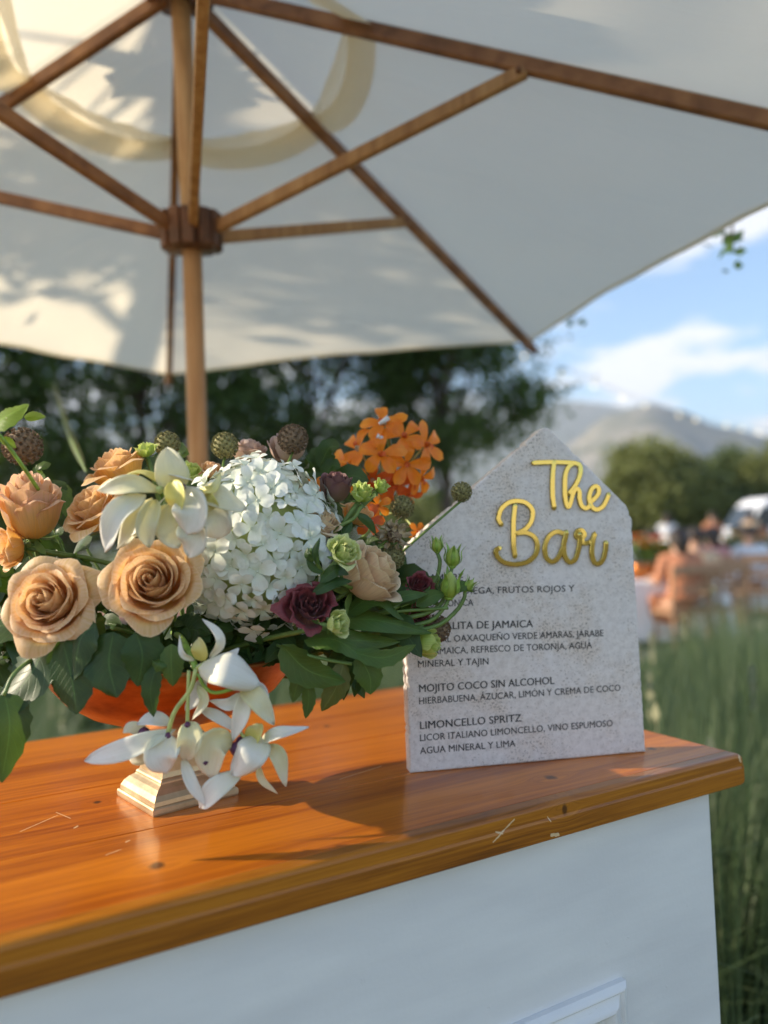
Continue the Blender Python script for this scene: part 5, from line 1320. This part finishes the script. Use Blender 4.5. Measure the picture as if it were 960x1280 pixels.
def bud(px, py, D, rpx, d3, label, path):
    c = at(px, py, D); r_ = rpx / F * D; q = facing(d3); root = thing('lisianthus_bud', c, label, 'flower bud', 'closed lisianthus buds', q)
    for k in range(5):
        rows = []
        for i in range(10):
            s_ = i / 9; rr_ = r_ * (math.sin(PI * (s_ * .93 + .05)) ** .8) * (1 - .45*s_); row = []
            for j in range(7):
                u = j / 6; a = k*2*PI/5 + (u - .5) * 1.75 + s_*1.5
                row.append(Vector((math.cos(a)*rr_*(1 + .10*u), math.sin(a)*rr_*(1 + .10*u), (-1.15 + 2.5*s_) * r_)))
            rows.append(row)
        MB().grid(rows).build('petal', M['petal_lime'], root, True, False)
    for k in range(5):
        a = k*2*PI/5; b_ = Vector((math.cos(a), math.sin(a), 0))
        blade_part(root, [b_*r_*.3 + Vector((0, 0, -1.15*r_)), b_*r_*1.12 + Vector((0, 0, -.2*r_)), b_*r_*1.0 + Vector((0, 0, .75*r_)), b_*r_*1.5 + Vector((0, 0, 1.6*r_))], r_*.5, b_, 'bud_green', 'sepal', False, nv=8, nu=3, cup=-.3)
    MB().lathe([(0, -1.3*r_), (.35*r_, -1.2*r_), (.5*r_, -.95*r_), (.2*r_, -.8*r_)], 10).build('receptacle', M['bud_green'], root, True, False)
    pts = [PM[root.name] @ Vector((0, 0, -1.2*r_))] + [at(x, y, dd) for x, y, dd in path]
    MB().tube(spline(pts, 14), [.0019 + .0008 * i / 14 for i in range(15)], 8).build('stem', M['stem_green'], root)
bud(546, 682, .80, 8, (-.05, -.1, 1), 'topmost closed green bud in front of the sign', [(550, 704, .80), (543, 728, .80), (520, 748, .79), (478, 765, .77), (430, 780, .77)])
bud(566, 697, .80, 11, (.12, -.1, 1), 'larger closed bud right of the topmost bud on the sign', [(562, 722, .80), (557, 742, .80), (546, 760, .795), (510, 772, .785), (440, 775, .775)])
bud(562, 733, .79, 14, (.1, -.2, 1), 'lowest and fattest closed bud in front of the sign', [(556, 758, .79), (540, 775, .79), (510, 783, .785), (470, 790, .775), (430, 795, .775)])
bud(586, 732, .795, 7, (.6, -.1, .8), 'small bud at the tip of the stem farthest right on the sign', [(580, 748, .795), (570, 764, .795), (545, 783, .79), (500, 790, .785), (440, 796, .78)])

# --- leaves
def leaf(root, pts, wpx, mat, nrm=(0, -.6, .8), seed=0, serr=.07, fold=-.22, **k):
    P = [at(x, y, d_) for x, y, d_ in pts]; w = wpx / F * pts[0][2]
    return blade_part(root, P, w, nrm, mat, 'leaf', nv=13, nu=7, a=.80, b=.72, cup=.08, fold=fold, ruffle=.03, serr=serr, seed=seed, **k)
def sprig(label, stem, leaves, mat, group='rose foliage sprigs', sr=.0018, serr=.07, smat='stem_green'):
    root = thing('leafy_sprig', at(*stem[0]), label, 'foliage', group)
    MB().tube(spline([at(*p) for p in stem], 14), sr, 7).build('stem', M[smat], root)
    for i, L in enumerate(leaves):
        pts, w = L[0], L[1]; nr = L[2] if len(L) > 2 else (0, -.7, .7); mt = L[3] if len(L) > 3 else mat
        leaf(root, pts, w, mt, nr, i*7 + int(stem[0][0]), serr)
    return root
sprig('bright green backlit leaves at the left edge above the seed pod', [(48, 612, .72), (30, 585, .70), (12, 560, .69), (-4, 540, .68)],
      [([(-12, 534, .69), (8, 520, .685), (36, 506, .69)], 44, (-.2, -.8, .6)), ([(30, 521, .70), (42, 520, .70), (57, 521, .70)], 14, (0, -.9, .3)), ([(0, 548, .69), (10, 552, .69), (20, 560, .69)], 12, (0, -.9, .3))], 'leaf_bright', smat='bud_green')
sprig('drooping dark leaves at the lower left corner of the bouquet', [(120, 800, .76), (60, 815, .70), (20, 840, .67), (5, 870, .66)],
      [([(6, 866, .66), (12, 910, .655), (2, 978, .65)], 52, (.5, -.8, .1)), ([(60, 790, .69), (40, 840, .675), (-14, 905, .665)], 70, (-.1, -.7, .6)), ([(70, 800, .70), (52, 830, .69), (8, 800, .70)], 52, (-.2, -.7, .8)),
       ([(40, 770, .71), (10, 780, .70), (-30, 790, .70)], 60, (0, -.6, .9)), ([(78, 800, .67), (90, 850, .665), (96, 893, .66)], 58, (-.1, -.95, .1)), ([(78, 800, .685), (72, 830, .68), (74, 872, .68)], 26, (.6, -.8, .1))], 'leaf_dark')
sprig('broad dark leaves hanging over the bowl under the large caramel rose', [(190, 800, .77), (160, 790, .72), (140, 785, .668)],
      [([(142, 790, .668), (136, 830, .664), (146, 872, .660)], 66, (.1, -.95, .2)), ([(120, 780, .668), (100, 800, .666), (92, 850, .664)], 52, (-.3, -.9, .2)), ([(170, 790, .668), (178, 820, .666), (172, 858, .666)], 52, (.3, -.9, .2)),
       ([(196, 830, .668), (188, 862, .664), (192, 896, .664)], 24, (.2, -.95, .1)), ([(214, 805, .668), (214, 832, .666), (216, 858, .666)], 32, (-.1, -1, .2), 'leaf_mid'), ([(206, 810, .70), (200, 826, .668), (190, 842, .668)], 20, (0, -1, .2), 'leaf_mid')], 'leaf_dark')
sprig('glossy leaves at the lower right of the bouquet above the table', [(330, 800, .76), (370, 815, .72), (410, 825, .71), (440, 830, .71)],
      [([(352, 806, .71), (385, 838, .70), (432, 852, .70)], 46, (.1, -.7, .7)), ([(430, 828, .71), (420, 860, .705), (402, 889, .705)], 32, (.3, -.9, .1), 'leaf_olive'), ([(448, 818, .71), (462, 845, .71), (463, 868, .71)], 36, (.2, -.9, .1)),
       ([(384, 852, .70), (386, 875, .70), (382, 898, .70)], 18, (0, -1, .1)), ([(376, 846, .70), (370, 860, .70), (366, 878, .70)], 20, (-.2, -1, .1)), ([(440, 815, .70), (480, 822, .70), (520, 806, .72)], 26, (0, -.8, .6)), ([(380, 800, .71), (420, 800, .70), (458, 826, .70)], 34, (0, -.6, .8))], 'leaf_mid')
sprig('slender green leaves beside the blush rose pointing at the sign', [(400, 790, .76), (440, 775, .76), (490, 765, .775), (560, 760, .79)],
      [([(430, 770, .74), (470, 745, .74), (505, 775, .76)], 34, (0, -.6, .8)), ([(420, 775, .735), (470, 775, .735), (540, 792, .77)], 34, (0, -.7, .7)), ([(470, 760, .76), (505, 745, .76), (535, 742, .78)], 16, (.1, -.9, .4)), ([(520, 758, .78), (540, 745, .78), (556, 742, .785)], 20, (.3, -.8, .5)),
       ([(560, 742, .79), (580, 732, .79), (592, 740, .795)], 14, (.2, -.9, .4)), ([(400, 790, .72), (440, 800, .72), (500, 802, .75)], 30, (0, -.8, .5)), ([(470, 785, .76), (500, 790, .76), (530, 782, .78)], 20, (0, -.9, .3))], 'leaf_mid', serr=0.0)
sprig('small sprig of tiny leaves crossing the right side of the hydrangea', [(440, 735, .73), (410, 722, .71), (394, 700, .695), (388, 686, .69)],
      [([(392, 702, .69), (384, 694, .688), (385, 684, .69)], 9, (-.4, -.9, .1)), ([(398, 706, .69), (394, 690, .688), (400, 672, .69)], 9, (0, -1, .1)), ([(404, 716, .70), (390, 708, .698), (383, 690, .70)], 10, (0, -1, .2)), ([(400, 728, .70), (420, 712, .70), (436, 718, .71)], 18, (0, -.8, .5)), ([(390, 742, .70), (415, 728, .70), (440, 726, .71)], 18, (0, -.8, .5))], 'leaf_dark', serr=0)
sprig('green stem and leaves holding the pair of lime lisianthus', [(452, 632, .765), (442, 648, .76), (420, 662, .755), (405, 690, .76)],
      [([(440, 650, .76), (428, 668, .755), (412, 668, .755)], 12, (0, -1, .4)), ([(446, 642, .765), (460, 652, .77), (470, 668, .775)], 12, (0, -1, .3))], 'leaf_dark', serr=0)
sprig('grass blade rising behind the golden rose at upper left', [(108, 590, 1.08), (94, 560, 1.35), (84, 540, 1.5), (72, 500, 1.78)], [([(108, 590, 1.1), (88, 545, 1.5), (66, 478, 1.9)], 12, (0, -1, .1), 'leaf_olive')], 'leaf_bright', serr=0)
# dense leaves tucked between the blooms
def fill():
    rr = random.Random(77)
    anchors = [
        (8, 735, .76, 'dark leaves at the left edge left of the fully open caramel rose'), (22, 722, .77, 'dark leaves between the left edge orange rose and the open caramel rose'), (98, 712, .77, 'dark leaves between the two large caramel roses, upper'),
        (122, 752, .73, 'dark leaves in the gap between the two large caramel roses'), (30, 812, .73, 'dark leaves below the fully open caramel rose at lower left'), (-10, 800, .72, 'dark leaves cut by the left edge below the open caramel rose'),
        (78, 815, .74, 'dark leaves over the left end of the copper bowl'), (118, 808, .75, 'dark leaves over the copper bowl right of the open caramel rose'), (160, 806, .74, 'dark leaves over the copper bowl under the deep hearted rose'),
        (205, 800, .76, 'dark leaves over the bowl left of the hanging orchid stem'), (240, 790, .78, 'dark leaves directly under the left of the hydrangea'), (282, 805, .77, 'dark leaves under the hydrangea behind the hanging orchid'),
        (325, 812, .76, 'dark leaves under the right of the hydrangea over the bowl'), (362, 812, .76, 'dark leaves under the open burgundy lisianthus'), (405, 812, .77, 'dark leaves below the lime bud beside the burgundy lisianthus'),
        (450, 800, .79, 'dark leaves left of the lime bud that points at the sign'), (460, 768, .80, 'dark leaves below the blush rose'), (430, 750, .80, 'dark leaves between burgundy lisianthus and blush rose'),
        (395, 715, .82, 'dark leaves at the right flank of the hydrangea'), (150, 812, .80, 'shadowed leaves behind the left of the bowl rim'), (300, 812, .81, 'shadowed leaves behind the right of the bowl rim'),
        (60, 600, .84, 'dim leaves behind the side-on pink edged rose'), (215, 590, .86, 'dim leaves behind the cream orchid cluster'), (395, 602, .86, 'dim leaves between hydrangea top and mauve rose'),
        (455, 690, .84, 'dim leaves between lime lisianthus and dried scabiosa'), (500, 745, .83, 'dim leaves behind the burgundy lisianthus near the sign'), (80, 690, .79, 'dark leaves under the golden peach rose')]
    for i, (px, py, D, lab) in enumerate(anchors):
        c = at(px, py, D)
        root = thing('leafy_sprig', c, lab, 'foliage', 'dark foliage filling the bouquet')
        MB().tube(spline([c, c.lerp(HEART, .5) + Vector((0, 0, -.01)), HEART], 6), .0016, 6).build('stem', M['stem_green'], root)
        for k in range(8):
            a = rr.uniform(0, 2*PI); L = rr.uniform(.032, .052)
            out = (c - HEART); out.z *= .3; out.normalize()
            d = (Vector((math.cos(a), -.35, math.sin(a) * .8)) + out*.4).normalized()
            st = c + Vector((rr.gauss(0, .012), rr.gauss(0, .012), rr.gauss(0, .010)))
            mid = st + d*L*.5 + Vector((0, 0, .004)); tip_ = st + d*L + Vector((0, 0, -.012))
            if (Vector((st.x - VC.x, st.y - VC.y))).length < .17:
                st.z = max(st.z, VC.z + .142); mid.z = max(mid.z, VC.z + .150); tip_.z = max(tip_.z, VC.z + .144)
            blade_part(root, [st, mid, tip_], L*rr.uniform(.5, .66), (rr.uniform(-.4, .4), -.8, rr.uniform(.1, .9)), 'leaf_dark' if rr.random() < .8 else 'leaf_mid', 'leaf', nv=11, nu=5, a=.8, b=.72, fold=-.2, ruffle=.03, serr=.06, seed=i*9+k)
fill()

# ------------------------------------------------------------------ haze
def haze():
    mb = MB().box((-5200, -400, -32), (5200, 6400, 760))
    t = NT('haze_air'); pv = t.n.new('ShaderNodeVolumePrincipled'); t.n.remove(t.b)
    pv.inputs['Color'].default_value = (.78, .88, 1, 1); pv.inputs['Density'].default_value = .00018; pv.inputs['Anisotropy'].default_value = .2
    t.l.new(pv.outputs[0], t.out.inputs['Volume'])
    o = mb.build('haze', t.m, smooth=False); tag(o, 'thin pale haze over the far hills', 'haze', kind='stuff')
haze()
